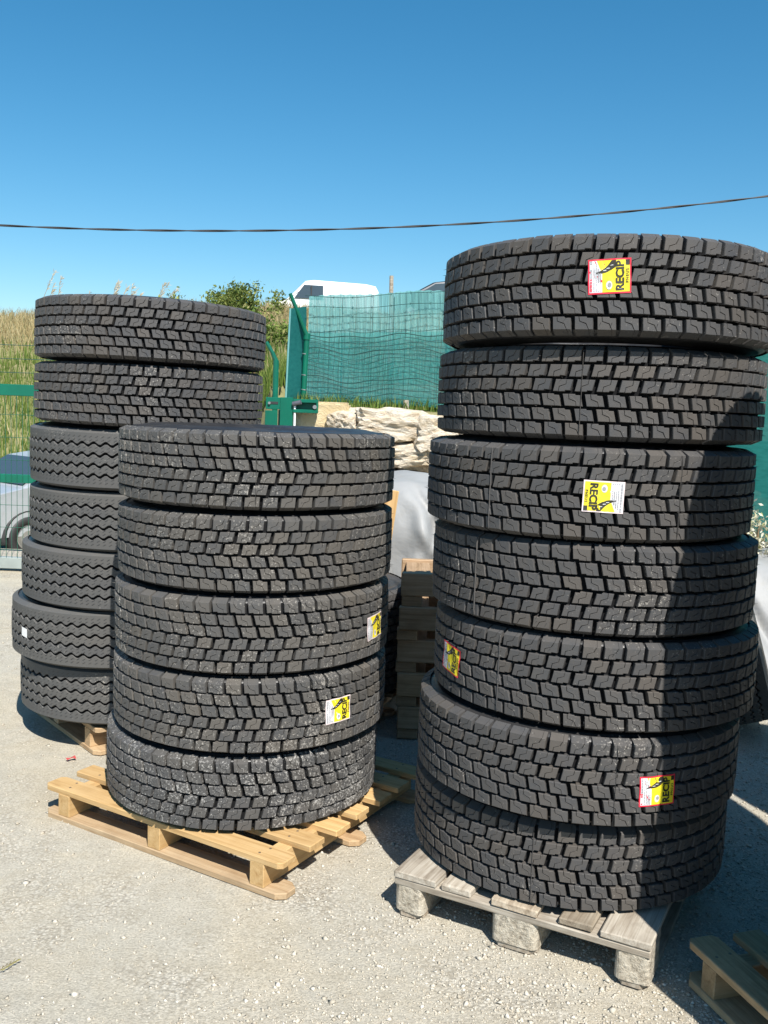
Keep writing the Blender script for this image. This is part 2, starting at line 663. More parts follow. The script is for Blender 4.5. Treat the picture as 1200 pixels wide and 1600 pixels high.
def build_stones():
    Vs, Fs, o = [], [], 0
    for n, sz, seed in ((85000, (0.0020, 0.0042), 1), (30000, (0.0038, 0.0080), 2), (3200, (0.007, 0.0125), 3)):
        r0 = np.random.default_rng(seed + 50)
        P = reg_near(r0, n)
        V, F = stones(len(P), lambda r, m: P, lambda r, m: sz[0] + (sz[1] - sz[0]) * r.random(m) ** 2, seed)
        Vs.append(V)
        Fs.append(F + o)
        o += len(V)
    V = np.concatenate(Vs).astype(np.float32)
    F = np.concatenate(Fs).astype(np.int32)
    me = bpy.data.meshes.new('loose_gravel')
    me.vertices.add(len(V))
    me.vertices.foreach_set('co', V.ravel())
    me.loops.add(F.size)
    me.loops.foreach_set('vertex_index', F.ravel())
    me.polygons.add(len(F))
    me.polygons.foreach_set('loop_start', np.arange(len(F), dtype=np.int32) * 3)
    me.polygons.foreach_set('loop_total', np.full(len(F), 3, dtype=np.int32))
    me.update(calc_edges=True)
    me.materials.append(M_STONE)
    tag(link('gravel', me), kind='stuff', label='loose crushed limestone chips scattered over the yard')


build_stones()


# ------------------------------------------------------------------ grass on the hill
def fast_mesh(name, V, F, mat):
    me = bpy.data.meshes.new(name)
    V = np.asarray(V, np.float32)
    F = np.asarray(F, np.int32)
    k = F.shape[1]
    me.vertices.add(len(V))
    me.vertices.foreach_set('co', V.ravel())
    me.loops.add(F.size)
    me.loops.foreach_set('vertex_index', F.ravel())
    me.polygons.add(len(F))
    me.polygons.foreach_set('loop_start', np.arange(len(F), dtype=np.int32) * k)
    me.polygons.foreach_set('loop_total', np.full(len(F), k, dtype=np.int32))
    me.update(calc_edges=True)
    me.materials.append(mat)
    return me


def blades(P, h, w, seed, lean=0.35):
    r = np.random.default_rng(seed)
    n = len(P)
    a = r.uniform(0, 2 * PI, n)
    dx, dy = np.cos(a), np.sin(a)
    b = r.uniform(0, 2 * PI, n)
    L = r.uniform(0.05, lean, n) * h
    t = np.stack([P[:, 0] + np.cos(b) * L, P[:, 1] + np.sin(b) * L, P[:, 2] + h], -1)
    m = np.stack([P[:, 0] + np.cos(b) * L * .35, P[:, 1] + np.sin(b) * L * .35, P[:, 2] + h * .55], -1)
    off = np.stack([dx * w, dy * w, 0 * w], -1)
    V = np.stack([P - off, P + off, m + off * .7, m - off * .7, t], 1)
    F = np.array([(0, 1, 2), (0, 2, 3), (3, 2, 4)])
    F = F[None] + (np.arange(n) * 5)[:, None, None]
    return V.reshape(-1, 3), F.reshape(-1, 3)


def hill_points(n, seed, ylo, yhi, xlo=-1.0, xhi=0.5):
    r = np.random.default_rng(seed)
    y = ylo + (yhi - ylo) * r.random(n)
    x = r.uniform(xlo, xhi, n) * (0.46 * y)
    z = terrain(x, y)
    return np.stack([x, y, z - 0.03], -1), r


P, r = hill_points(60000, 31, 15.5, 37)
hgt = P[:, 2]
dry = sstep(1.3, 4.0, hgt + 0.8 * fbm(P[:, 0], P[:, 1], 0.9, 8)) > r.random(len(P)) * 0.95
V, F = blades(P[dry], r.uniform(0.18, 0.50, dry.sum()), np.full(dry.sum(), 0.011), 1, 0.7)
tag(link('dry_grass', fast_mesh('dry_grass', V, F, M_DRY)), kind='stuff', label='tall dry golden grass over the upper hillside')
g = ~dry
V1, F1 = blades(P[g], r.uniform(0.18, 0.42, g.sum()), np.full(g.sum(), 0.012), 2)
# a greener strip on the bank under the screen fence and a verge behind the gate
n2 = 9000
x2 = rng.uniform(-2.4, 3.2, n2)
y2 = 9.0 + 0.9 * rng.random(n2) - 0.42 * np.clip(x2 - 0.4, 0, 9)
z2 = np.where(x2 > 0.4, 1.56 - 0.33 * (x2 - 0.4), np.where(x2 > -0.95, 1.57, terrain(x2, y2 + 0.9)))
kk = x2 > -0.95
V2, F2 = blades(np.stack([x2, y2, z2], -1)[kk], rng.uniform(0.05, 0.14, kk.sum()), np.full(kk.sum(), 0.006), 3, 0.8)
P3, r3 = hill_points(14000, 77, 15.0, 19.5, -1.0, -0.1)
V3, F3 = blades(P3, r3.uniform(0.2, 0.45, len(P3)), np.full(len(P3), 0.014), 4)
P4, r4 = hill_points(9000, 78, 10.2, 16, -0.20, -0.06)
V4, F4 = blades(P4, r4.uniform(0.12, 0.34, len(P4)), np.full(len(P4), 0.008), 5)
V = np.concatenate([V1, V2, V3])
F = np.concatenate([F1, F2 + len(V1), F3 + len(V1) + len(V2)])
tag(link('green_grass', fast_mesh('green_grass', V, F, M_GRN)), kind='stuff', label='fresh green grass at the foot of the hill')
tag(link('straw_grass', fast_mesh('straw_grass', V4, F4, M_DRY)), kind='stuff', label='straw coloured grass on the bank behind the gate post')


# ------------------------------------------------------------------ tyres
TR = 0.520            # tread radius
NB = 54               # blocks round a tyre
PITCH = 2 * PI / NB
ROWP = 0.0404
HALF = 0.1375         # half the section width
OFFS = (0.08, 0.45, 0.73, 0.21, 0.76, 0.35)


def block_geo(cls, var):
    """one moulded tread block (two lobes split by a sipe) pointing along +X.
    cls 0: row leaning to the right, 1: the same on the shoulder"""
    r = random.Random(100 * cls + var)
    j = lambda s=0.0005: r.uniform(-s, s)
    hw, hv, ln = 0.0242, 0.0168, 0.0036
    if cls == 1:
        hw, ln = 0.0246, 0.0012
    BL = (-hw - ln + j(), -hv + j())
    ST1 = (0.006 + j(), -hv)
    ST2 = (0.0075 + j(), -hv + 0.0032)
    BR = (hw - ln + j(), -hv + 0.0032 + j())
    TRc = (hw + ln + j(), hv + j())
    TL = (-hw + ln + j(), hv + j())
    if cls == 0:
        S = [(-0.0125, -hv), (-0.0105, -0.0035), (0.0095, 0.0045), (0.0115, hv)]
    else:
        S = [(-0.0145, -hv), (-0.0135, -0.0055), (0.006, 0.0015), (0.0145, hv)]
    S = [(a + j(), b) for a, b in S]
    gp = 0.0005
    Sm = [(a - gp, b + gp * .6 * (0 < i < 3)) for i, (a, b) in enumerate(S)]
    Sp = [(a + gp, b - gp * .6 * (0 < i < 3)) for i, (a, b) in enumerate(S)]
    left = [BL, *Sm, TL]
    right = [Sp[0], ST1, ST2, BR, TRc, Sp[3], Sp[2], Sp[1]]
    rtop = TR - (0.0035 if cls == 1 else 0.0008)
    parts = []
    for poly in (left, right):
        n = len(poly)
        cx = sum(p[0] for p in poly) / n
        cy = sum(p[1] for p in poly) / n
        V = []

        def put(u, v, rad):
            a = u / TR
            V.append((rad * math.cos(a), rad * math.sin(a), v))
        for (u, v) in poly:                      # root, with a little draft
            uu, vv = u + (0.0012 if u > 0 else -0.0012) * (abs(u) > 0.02), v
            rad = 0.4965
            if cls == 1 and v > 0.01:
                vv, rad = v + 0.0125, 0.4885
            put(uu, vv, rad)
        for (u, v) in poly:
            put(u, v, rtop - 0.0022)
        for (u, v) in poly:
            du, dv = cx - u, cy - v
            L = math.hypot(du, dv)
            put(u + du / L * 0.0017, v + dv / L * 0.0017, rtop)
        F = []
        for lv in (0, 1):
            for i in range(n):
                k = (i + 1) % n
                F.append([lv * n + i, lv * n + k, (lv + 1) * n + k, (lv + 1) * n + i])
        F.append([2 * n + i for i in range(n)])
        parts.append((np.array(V), F))
    return join(parts)


def mirror_v(g):
    V, F = g
    V = V.copy()
    V[:, 2] *= -1
    return V, [f[::-1] for f in F]


NVAR = 4
GEO = {}
for v in range(NVAR):
    a0, a1 = block_geo(0, v), block_geo(1, v)
    GEO['mid_up', v], GEO['sh_up', v] = a0, a1
    GEO['mid_dn', v], GEO['sh_dn', v] = mirror_v(a0), mirror_v(a1)
ROWC = ('sh_up', 'mid_up', 'mid_up', 'mid_dn', 'mid_dn', 'sh_dn')
BLOCKM = {}
for mat in (M_RUB, M_RUBD, M_RUBC):
    for key, (V, F) in GEO.items():
        BLOCKM[key, mat.name] = mesh('tread_block', V, F, mat)

half = [(0.2865, 0.094), (0.2895, 0.108), (0.300, 0.1165), (0.318, 0.1215), (0.330, 0.1225), (0.3325, 0.1255), (0.337, 0.1255),
        (0.3395, 0.127), (0.365, 0.1350), (0.392, 0.1395), (0.397, 0.1410), (0.408, 0.1410), (0.411, 0.1395), (0.440, 0.1350), (0.458, 0.1312),
        (0.461, 0.1322), (0.466, 0.1318), (0.469, 0.1290), (0.480, 0.1262), (0.488, 0.1235), (0.494, 0.1160), (0.4975, 0.107), (0.4990, 0.07)]


def casing(tread_r):
    k = tread_r - 0.499
    hp = [(r + k * max(0, (r - 0.45) / 0.053), z) for r, z in half]
    outer = [(r, z) for r, z in hp]
    prof = outer + [(r, -z) for r, z in reversed(hp)]
    inner = [(0.2895, -0.080), (0.31, -0.092), (0.37, -0.108), (0.45, -0.100), (0.478, -0.08), (0.486, 0.0), (0.478, 0.08), (0.45, 0.100), (0.37, 0.108), (0.31, 0.092), (0.2895, 0.080)]
    me = lathe(prof + inner, 112, M_CASE, True)
    me.materials.append(M_GROOVE)          # matt rubber, colour blackened as painted shade at the groove bottoms
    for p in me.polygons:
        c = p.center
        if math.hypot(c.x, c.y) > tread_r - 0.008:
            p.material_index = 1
    return me


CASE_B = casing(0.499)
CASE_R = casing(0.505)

# rubber hairs left by the mould
hv, hf = [], []
hr = random.Random(3)
for i in range(150):
    a = hr.uniform(0, 2 * PI)
    z = hr.choice([0.118, 0.118, 0.1, -0.118, 0.04, -0.04, 0.08, -0.08, -0.1])
    rad = 0.500 if abs(z) > 0.11 else 0.517
    L = hr.uniform(0.008, 0.018)
    d = Vector((math.cos(a), math.sin(a), (0.9 if z > 0 else -0.9) * (abs(z) > 0.11) + hr.uniform(-.4, .4))).normalized()
    p = Vector((rad * math.cos(a), rad * math.sin(a), z))
    t = Vector((-math.sin(a), math.cos(a), 0))
    b = len(hv)
    hv += [p + t * 0.0010, p - t * 0.0010, p + Vector((0, 0, 0.0015)), p + d * L]
    hf += [[b, b + 1, b + 3], [b + 1, b + 2, b + 3], [b + 2, b, b + 3]]
HAIR = mesh('rubber_hair', hv, hf, M_RUB)


def rz_pts(V, a):
    c, s = math.cos(a), math.sin(a)
    return np.stack([V[:, 0] * c - V[:, 1] * s, V[:, 0] * s + V[:, 1] * c, V[:, 2]], -1)


def flip_pts(V):
    return V * np.array([1, -1, -1])


def block_tyre(label, loc, tilt=(0, 0), mat=M_RUB, flip=False, group=None, pieces=True, rx=0, name='truck_tyre', hairs=True):
    """truck tyre with six rows of blocks; loc is the middle of its lower face"""
    root = thing(name, label, 'tyre', loc, (tilt[1] + rx, -tilt[0], 0), group)
    link('casing', CASE_B, root, (0, 0, HALF))
    face = math.atan2(-loc[1], -loc[0])
    ph = random.uniform(0, PITCH)
    rest = []
    for row in range(6):
        z = (2.5 - row) * ROWP
        cls = ROWC[5 - row] if flip else ROWC[row]
        off = OFFS[row] * PITCH
        for k in range(NB):
            a = ph + off + k * PITCH
            d = (a - face + PI) % (2 * PI) - PI
            var = random.randrange(NVAR)
            if pieces and abs(d) < R_(81):
                link('tread_block', BLOCKM[(cls, var), mat.name], root, (0, 0, HALF + z + random.uniform(-.0005, .0005)), (PI if flip else 0, random.gauss(0, .0009), a + random.gauss(0, .0007)))
            else:
                V, F = GEO[cls, var]
                V = flip_pts(V) if flip else V
                rest.append((rz_pts(V, a) + np.array([0, 0, HALF + z]), F))
    V, F = join(rest)
    tag(link('tread', mesh('tread', V, F, mat), root), kind='stuff')
    if hairs:
        tag(link('rubber_hair', HAIR, root, (0, 0, HALF), (0, 0, random.uniform(0, 6))), kind='stuff')
    return root


# ribbed tyre: five ribs with zigzag edges
NW = 60
GROOVES = (0.0665, 0.0225, -0.0225, -0.0665)


def rib_mesh(v_lo, v_hi, zz_lo, zz_hi, crown):
    per = 6
    N = NW * per
    tri = [0, .55, 1, 1, .45, 0]
    V, F = [], []
    for i in range(N):
        a = 2 * PI * i / N
        w = (tri[i % per] - 0.5) * 0.0125
        lo = v_lo + (w if zz_lo else 0)
        hi = v_hi + (w if zz_hi else 0)
        ca, sa = math.cos(a), math.sin(a)
        ch = 0.0015
        for rad, v in ((0.5015, lo - (0.012 if not zz_lo else 0)), (crown - 0.0018, lo), (crown, lo + ch), (crown, hi - ch), (crown - 0.0018, hi), (0.5015, hi + (0.012 if not zz_hi else 0))):
            if (rad == 0.5015) and ((v < v_lo and not zz_lo) or (v > v_hi and not zz_hi)):
                rad = 0.4925
            V.append((rad * ca, rad * sa, v))
    for i in range(N):
        k = (i + 1) % N
        for q in range(5):
            F.append([i * 6 + q, k * 6 + q, k * 6 + q + 1, i * 6 + q + 1])
    # small comma shaped sipes standing in rows on the rib
    me = mesh('tread_rib', V, F, M_RUBG)
    return me


gw = 0.0056
RIBS = [rib_mesh(GROOVES[0] + gw, 0.1165, True, False, 0.5165), rib_mesh(GROOVES[1] + gw, GROOVES[0] - gw, True, True, 0.5195),
        rib_mesh(GROOVES[2] + gw, GROOVES[1] - gw, True, True, 0.520), rib_mesh(GROOVES[3] + gw, GROOVES[2] - gw, True, True, 0.5195),
        rib_mesh(-0.1165, GROOVES[3] - gw, False, True, 0.5165)]
SIPEV, SIPEF = [], []
for vrow in (0.098, 0.083, 0.052, 0.037, 0.008, -0.008, -0.037, -0.052, -0.083, -0.098):
    for k in range(NW * 2):
        a = 2 * PI * (k + 0.35 * (vrow > 0)) / (NW * 2)
        rad = 0.5202 - 0.0032 * (abs(vrow) > 0.07) - 0.0004 * (0.02 < abs(vrow) < 0.07)
        b = len(SIPEV)
        for du, dv in ((-.0062, -.0040), (-.0005, -.0012), (.0062, .0034), (.0046, .0056), (-.001, .0016), (-.0074, -.0018)):
            aa = a + du / TR
            SIPEV.append((rad * math.cos(aa), rad * math.sin(aa), vrow + dv))
        SIPEF += [[b, b + 1, b + 4, b + 5], [b + 1, b + 2, b + 3, b + 4]]
SIPE = mesh('sipe', SIPEV, SIPEF, M_CASE)


def rib_tyre(label, loc, tilt=(0, 0), group=None, rot=None, sipes=True):
    root = thing('truck_tyre', label, 'tyre', loc, rot or (tilt[1], -tilt[0], 0), group)
    link('casing', CASE_R, root, (0, 0, HALF))
    ph = random.uniform(0, 1)
    for me in RIBS:
        link('tread_rib', me, root, (0, 0, HALF), (0, 0, ph))
    if sipes:
        tag(link('sipe', SIPE, root, (0, 0, HALF), (0, 0, ph)), kind='stuff')
    return root


# ------------------------------------------------------------------ printed stickers
M_YEL = simple('sticker_yellow', (0.80, 0.66, 0.03), 0.35, var=0.12, scale=30)
M_WHT = simple('sticker_white', (0.66, 0.66, 0.68), 0.4, var=0.10, scale=30)
M_PINK = simple('sticker_pale_edge', (0.74, 0.62, 0.62), 0.4, var=0.05)
M_REDS = simple('sticker_red', (0.72, 0.03, 0.06), 0.4, var=0.04)
M_BLK = simple('sticker_black', (0.03, 0.028, 0.02), 0.45)
M_GRY = simple('sticker_grey', (0.30, 0.30, 0.32), 0.5)


def text_geo(body, size, bold=0.0, space=1.0):
    cu = bpy.data.curves.new('lettering', 'FONT')
    cu.body = body
    cu.size = size
    cu.offset = bold
    cu.space_character = space
    cu.align_x = 'CENTER'
    cu.align_y = 'CENTER'
    cu.resolution_u = 3
    o = bpy.data.objects.new('lettering', cu)
    COL.objects.link(o)
    dg = bpy.context.evaluated_depsgraph_get()
    dg.update()
    me = bpy.data.meshes.new_from_object(o.evaluated_get(dg))
    V = np.array([v.co[:2] for v in me.vertices])
    F = [list(p.vertices) for p in me.polygons]
    bpy.data.objects.remove(o)
    bpy.data.meshes.remove(me)
    return V, F


TXT_R = text_geo('RECIP', 0.0290, 0.0011, 1.0)
TXT_S = text_geo('PNEUS', 0.010, 0.0002, 1.3)


def rect(x0, y0, x1, y1, n=6, m=1):
    V = [(x0 + (x1 - x0) * i / m, y0 + (y1 - y0) * k / n) for k in range(n + 1) for i in range(m + 1)]
    F = [[k * (m + 1) + i, k * (m + 1) + i + 1, (k + 1) * (m + 1) + i + 1, (k + 1) * (m + 1) + i] for k in range(n) for i in range(m)]
    return np.array(V), F


def sticker(root, ang, z, turn=1, red=True, roll=0.0, w=0.088, h=0.112):
    """printed label, its text running up the tyre (turn=1) or down (turn=-1)"""
    def wrap(V, lift):
        V = np.asarray(V, float)
        c, s = math.cos(roll), math.sin(roll)
        X = V[:, 0] * c - V[:, 1] * s
        Y = V[:, 0] * s + V[:, 1] * c
        p = -Y * turn
        q = X * turn
        rad = TR + 0.0006 + lift + 0.0016 * np.sin(p * 110 + 1) * np.cos(q * 85 + 20 * ang)
        a = ang + p / TR
        return np.stack([rad * np.cos(a), rad * np.sin(a), z + q + HALF], -1)

    def part(name, geo, lift, mat, parent):
        V, F = geo
        me = mesh(name, wrap(V, lift), F, mat)
        # keep the printed side outwards
        me.update()
        if len(me.polygons):
            p = me.polygons[0]
            if p.normal.dot(Vector((math.cos(ang), math.sin(ang), 0))) < 0:
                me.flip_normals()
        return link(name, me, parent)
    W, H = w / 2, h / 2
    st = part('label_sticker', rect(-W, -H, W, H, 8, 4), 0, M_REDS if red else M_PINK, root)
    e = 0.004
    part('white_panel', rect(-W + e, H * 0.34, W - e, H - e, 4, 3), 0.0005, M_WHT, st)
    part('yellow_panel', rect(-W + e, -H + e, W - e, H * 0.34, 6, 4), 0.0005, M_YEL, st)
    part('yellow_corner', (np.array([(W - e, H * .34), (W - e, H * .60), (W * .45, H * .44), (W * .2, H * .34)]), [[0, 1, 2, 3]]), 0.0008, M_YEL, st)
    # the road sweeping down to the right hand corner
    road, n = [], 9
    for i in range(n + 1):
        t = i / n
        cx = W * (0.12 + 0.70 * t ** 0.9)
        cy = H * (0.62 - 0.92 * t)
        hw = W * (0.03 + 0.34 * t ** 1.4)
        bend = W * 0.20 * math.sin(PI * t) 
        road.append((cx - hw - bend + W * .08, cy))
        road.append((min(cx + hw - bend + W * .08, W - e), cy))
    part('road_print', (np.array(road), [[2 * i, 2 * i + 1, 2 * i + 3, 2 * i + 2] for i in range(n)]), 0.0010, M_BLK, st)
    dash = []
    for t in (0.45, 0.62, 0.80):
        cx, cy = W * (0.17 + 0.66 * t ** 0.9) - W * 0.17 * math.sin(PI * t), H * (0.62 - 0.92 * t)
        dash.append((np.array([(cx - .0008, cy + .005), (cx + .0008, cy + .005), (cx + .0022, cy - .003), (cx + .0002, cy - .003)]), [[0, 1, 2, 3]]))
    part('road_dash', join(dash), 0.0014, M_WHT, st)
    V, F = TXT_R
    part('lettering', (V + np.array([0.0, -H * 0.50]), F), 0.0016, M_BLK, st)
    V, F = TXT_S
    part('small_lettering', (V + np.array([0.0, -H * 0.83]), F), 0.0016, M_BLK, st)
    part('black_mark', rect(W - e - .013, -H + e, W - e, -H * 0.74, 2, 1), 0.0012, M_BLK, st)
    disc = np.array([(-W * .52 + .011 * math.cos(t), H * .02 + .008 * math.sin(t)) for t in np.linspace(0, 2 * PI, 17)[:-1]])
    part('emblem', (disc, [list(range(16))]), 0.0012, M_WHT, st)
    disc2 = np.array([(-W * .50 + .006 * math.cos(t), H * .0 + .005 * math.sin(t)) for t in np.linspace(0, 2 * PI, 11)[:-1]])
    part('emblem_mark', (disc2, [list(range(10))]), 0.0016, M_GRY, st)
    ln = []
    for k, (yy, x1, th) in enumerate(((.86, .85, .0022), (.72, .7, .0012), (.62, .62, .0012), (.52, .30, .0016), (.43, .15, .0012))):
        x = -W * .86
        rr = random.Random(k)
        while x < W * x1:
            L = rr.uniform(.003, .010)
            ln.append(rect(x, H * yy - th, min(x + L, W * .9), H * yy + th, 1))
            x += L + .0016
    part('small_print', join(ln[4:]), 0.0010, M_GRY, st)
    part('heading_print', join(ln[:4]), 0.0010, M_REDS if red else M_GRY, st)
    return st


# ------------------------------------------------------------------ pallets
def nails(root, pts, z, boards=None):
    pass


NAILM = lathe([(0.0001, 0.0012), (0.0042, 0.0012), (0.005, 0.0)], 8, M_NAIL, False, False)


def clipped_board(L, w, t, clip, mat, seed=0):
    """board with cut corners at its two ends, long axis X"""
    r = random.Random(seed)
    hx_, hy_ = L / 2, w / 2
    pl = [(-hx_ + clip, -hy_), (hx_ - clip, -hy_), (hx_, -hy_ + clip * .8), (hx_, hy_ - clip * .8), (hx_ - clip, hy_), (-hx_ + clip, hy_), (-hx_, hy_ - clip * .8), (-hx_, -hy_ + clip * .8)]
    e = 0.0025
    V = []
    for zz, ins in ((-t / 2, 0), (t / 2 - e, 0), (t / 2, e)):
        for x, y in pl:
            V.append((x * (1 - ins / hx_), y * (1 - ins / hy_), zz))
    F = [list(range(8))[::-1], [16 + i for i in range(8)]]
    for lv in (0, 1):
        for i in range(8):
            k = (i + 1) % 8
            F.append([lv * 8 + i, lv * 8 + k, lv * 8 + 8 + k, lv * 8 + 8 + i])
    return mesh('board', V, F, mat)


def winged_pallet(label, loc, rz, mat=M_PINE, group=None, L=1.125, D=1.0, nail=True):
    """light one-way pallet: seven deck boards along X on three solid runners, three bottom boards.
    origin: middle of its footprint on the ground"""
    root = thing('wooden_pallet', label, 'pallet', loc, (0, 0, rz), group)
    t = 0.020
    zb, zs, zt = t / 2, t + 0.0415, t + 0.083 + t / 2
    rr = random.Random(len(label) * 7 + sum(map(ord, label)))
    dw = 0.097
    for i in range(7):
        y = -D / 2 + dw / 2 + i * (D - dw) / 6
        me = clipped_board(L + rr.uniform(-.012, .012), dw - 0.004 + rr.uniform(-.006, .004), t, 0.016 if i in (0, 6) else 0.003, mat, i)
        b = link('deck_board', me, root, (rr.uniform(-.006, .006), y, zt), (0, 0, rr.uniform(-.006, .006)))
        if nail:
            for x in (-L / 2 + 0.105, 0, L / 2 - 0.105):
                for s in (-1, 1):
                    link('nail', NAILM, b, (x + rr.uniform(-.008, .008), s * 0.022 + rr.uniform(-.006, .006), t / 2 - 0.0002))
    for x in (-L / 2 + 0.105, 0, L / 2 - 0.105):
        link('runner', box(D - 0.004, 0.058, 0.083, mat, 0.002), root, (x, 0, zs), (0, 0, PI / 2))
    for y in (-D / 2 + dw / 2, 0, D / 2 - dw / 2):
        me = clipped_board(L + rr.uniform(-.01, .01), dw, t, 0.030, M_DUSTP if mat == M_PINE else mat, int(y * 100))
        link('bottom_board', me, root, (0, y - 0.003, zb), (0, 0, 0))
    return root


def worn_block(sx, sy, sz, seed):
    bm = bmesh.new()
    bmesh.ops.create_cube(bm, size=1)
    bmesh.ops.scale(bm, vec=(sx, sy, sz), verts=bm.verts)
    vert = [e for e in bm.edges if abs(e.verts[0].co.z - e.verts[1].co.z) > 0.01]
    bmesh.ops.bevel(bm, geom=vert, offset=0.022, segments=4, affect='EDGES', profile=0.5)
    low = [e for e in bm.edges if e.verts[0].co.z < 0 and e.verts[1].co.z < 0]
    bmesh.ops.bevel(bm, geom=low, offset=0.010, segments=2, affect='EDGES')
    for v in bm.verts:
        n = noise.noise(v.co * 38 + Vector((seed * 7.1, 0, 0)))
        v.co.x += 0.006 * n
        v.co.y += 0.006 * noise.noise(v.co * 33 + Vector((0, seed * 3.3, 5)))
    return from_bm('block', bm, M_BLOCK)


def euro_pallet(label, loc, rz, mat=M_GREYW, bmat=None, group=None, simple_blocks=False):
    """four-way pallet, 0.8 m wide (X) and 1.2 m deep (Y)"""
    root = thing('wooden_pallet', label, 'pallet', loc, (0, 0, rz), group)
    t = 0.022
    rr = random.Random(len(label) * 7 + sum(map(ord, label)))
    xs_ = [(-0.3275, .145), (-0.1865, .100), (0.0, .145), (0.1865, .100), (0.3275, .145)]
    for i, (x, w) in enumerate(xs_):
        me = box(1.2, w, t, mat, 0.004, variant=i, rough=0.0016)
        link('deck_board', me, root, (x, rr.uniform(-.004, .006), 0.144 - t / 2 + rr.uniform(0, .002)), (rr.uniform(-.012, .012), 0, PI / 2 + rr.uniform(-.006, .006)))
    for y in (-0.5275, 0, 0.5275):
        link('stringer_board', box(0.8, 0.145, t, mat, 0.003, variant=int(y * 10), rough=0.001), root, (0, y, 0.144 - t * 1.5 - 0.001))
        for x, w in ((-0.35, .100), (0, .145), (0.35, .100)):
            if simple_blocks:
                link('block', box(w, .143, .078, mat, .003), root, (x, y, 0.022 + 0.039))
            else:
                link('block', worn_block(w, .143, .078 + 0.016, int(x * 10 + y * 37)), root, (x, y, 0.022 + 0.039 - 0.008))
    for x, w in ((-0.35, .098), (0, .143), (0.35, .098)):
        link('bottom_board', clipped_board(1.19, w - .004, 0.016, 0.028, mat, 5), root, (x, 0, 0.0085), (0, 0, PI / 2))
    return root


# --- the three stacks in front -------------------------------------------------------------
gR, gM, gL = 'tyres in the tall right stack', 'tyres in the middle stack', 'tyres in the left stack'
rp = Vector((0.767 - 0.095, 2.480 - 2.831)).normalized()
rzR = math.atan2(rp.y, rp.x)
mid = Vector(((0.767 + 0.095) / 2, (2.480 + 2.831) / 2))
inn = Vector((-rp.y, rp.x))
c = mid + inn * 0.6
euro_pallet('weathered grey block pallet carrying the tall right stack', (c.x, c.y, 0), rzR)
rzM = math.atan2(2.885 - 3.450, -0.286 + 1.251)
mp_ = Vector((math.cos(rzM), math.sin(rzM)))
mn_ = Vector((-mp_.y, mp_.x))
c = Vector(((-1.251 - 0.286) / 2, (3.450 + 2.885) / 2)) + mn_ * 0.5
winged_pallet('pale new pine pallet under the dusty five tyre middle stack', (c.x, c.y, 0), rzM)

RST = [
    (0.686, 3.079, 1.937, -0.003, -0.021, False, 'topmost tyre of the tall right stack, yellow sticker above its middle'),
    (0.683, 3.130, 1.653, 0.0, -0.006, False, 'second tyre from the top of the right stack, no sticker'),
    (0.661, 3.108, 1.376, 0.001, 0.001, False, 'third tyre from the top of the right stack, pale edged yellow sticker'),
    (0.689, 3.105, 1.103, 0.001, -0.007, True, 'middle tyre of the right stack, blocks slanting the other way, no sticker'),
    (0.706, 3.090, 0.830, -0.001, -0.008, False, 'third tyre from the bottom of the right stack, sticker near its left end'),
    (0.662, 3.075, 0.557, -0.005, -0.007, False, 'second tyre from the bottom of the right stack, red edged sticker at the shadow edge'),
    (0.664, 3.128, 0.282, 0.006, 0.011, False, 'bottom tyre of the tall right stack, lying on the grey pallet'),
]
RT = []
for (x, y, z, tx, ty, fl, lab) in RST:
    RT.append(block_tyre(lab, (x, y, z - HALF), (tx, ty), M_RUB, fl, gR))
RT[0].scale = (1, 1, 1.045)
RT[0].location.z = 1.937 - HALF * 1.045
MST = [
    (-0.486, 3.614, 1.364, -0.001, -0.009, True, 'top tyre of the middle stack, its upper sidewall in view'),
    (-0.485, 3.612, 1.088, 0.005, 0.002, False, 'second tyre from the top of the middle stack, speckled with pale dust'),
    (-0.488, 3.591, 0.811, 0.008, -0.001, True, 'middle tyre of the middle stack, yellow sticker at its right edge'),
    (-0.491, 3.585, 0.537, 0.004, -0.002, True, 'tyre second from the bottom of the middle stack, yellow sticker on its right half'),
    (-0.516, 3.591, 0.263, -0.001, 0.005, True, 'bottom tyre of the middle stack, chalky dust over its blocks'),
]
MT = []
for (x, y, z, tx, ty, fl, lab) in MST:
    MT.append(block_tyre(lab, (x, y, z - HALF), (tx, ty), M_RUBC if z < 0.3 else M_RUBD, fl, gM))
LST = [
    (-1.105, 4.449, 1.878, -0.018, -0.008, 'b', 'topmost block tread tyre of the left stack, tipped down to the right'),
    (-1.117, 4.476, 1.604, -0.015, 0.002, 'b', 'second block tread tyre of the left stack, above the zigzag ones'),
    (-1.145, 4.502, 1.332, -0.005, 0.014, 'r', 'highest zigzag grooved tyre of the left stack, just below the block tread pair'),
    (-1.152, 4.516, 1.063, -0.001, 0.010, 'r', 'second highest zigzag grooved tyre of the left stack'),
    (-1.192, 4.519, 0.797, -0.007, 0.0, 'r', 'middle zigzag grooved tyre, resting on the one with the white tag'),
    (-1.245, 4.532, 0.530, -0.004, -0.005, 'r', 'zigzag grooved tyre sticking out to the left with a white paper tag'),
    (-1.220, 4.573, 0.261, 0.005, -0.012, 'r', 'bottom zigzag grooved tyre of the left stack, on the pallet'),
]
LT = []
for (x, y, z, tx, ty, ty_, lab) in LST:
    if ty_ == 'b':
        LT.append(block_tyre(lab, (x, y, z - HALF), (tx, ty), M_RUB, False, gL))
    else:
        LT.append(rib_tyre(lab, (x, y, z - HALF), (tx, ty), gL))
winged_pallet('pine pallet mostly hidden under the left stack', (-1.225, 4.69, 0), R_(-49.4), M_DUSTP, L=0.95, D=0.85)


def pix_ray(px, py):
    d = fw + rt * ((px - 600) / 1475.7) - up * ((py - 800) / 1475.7)
    return d


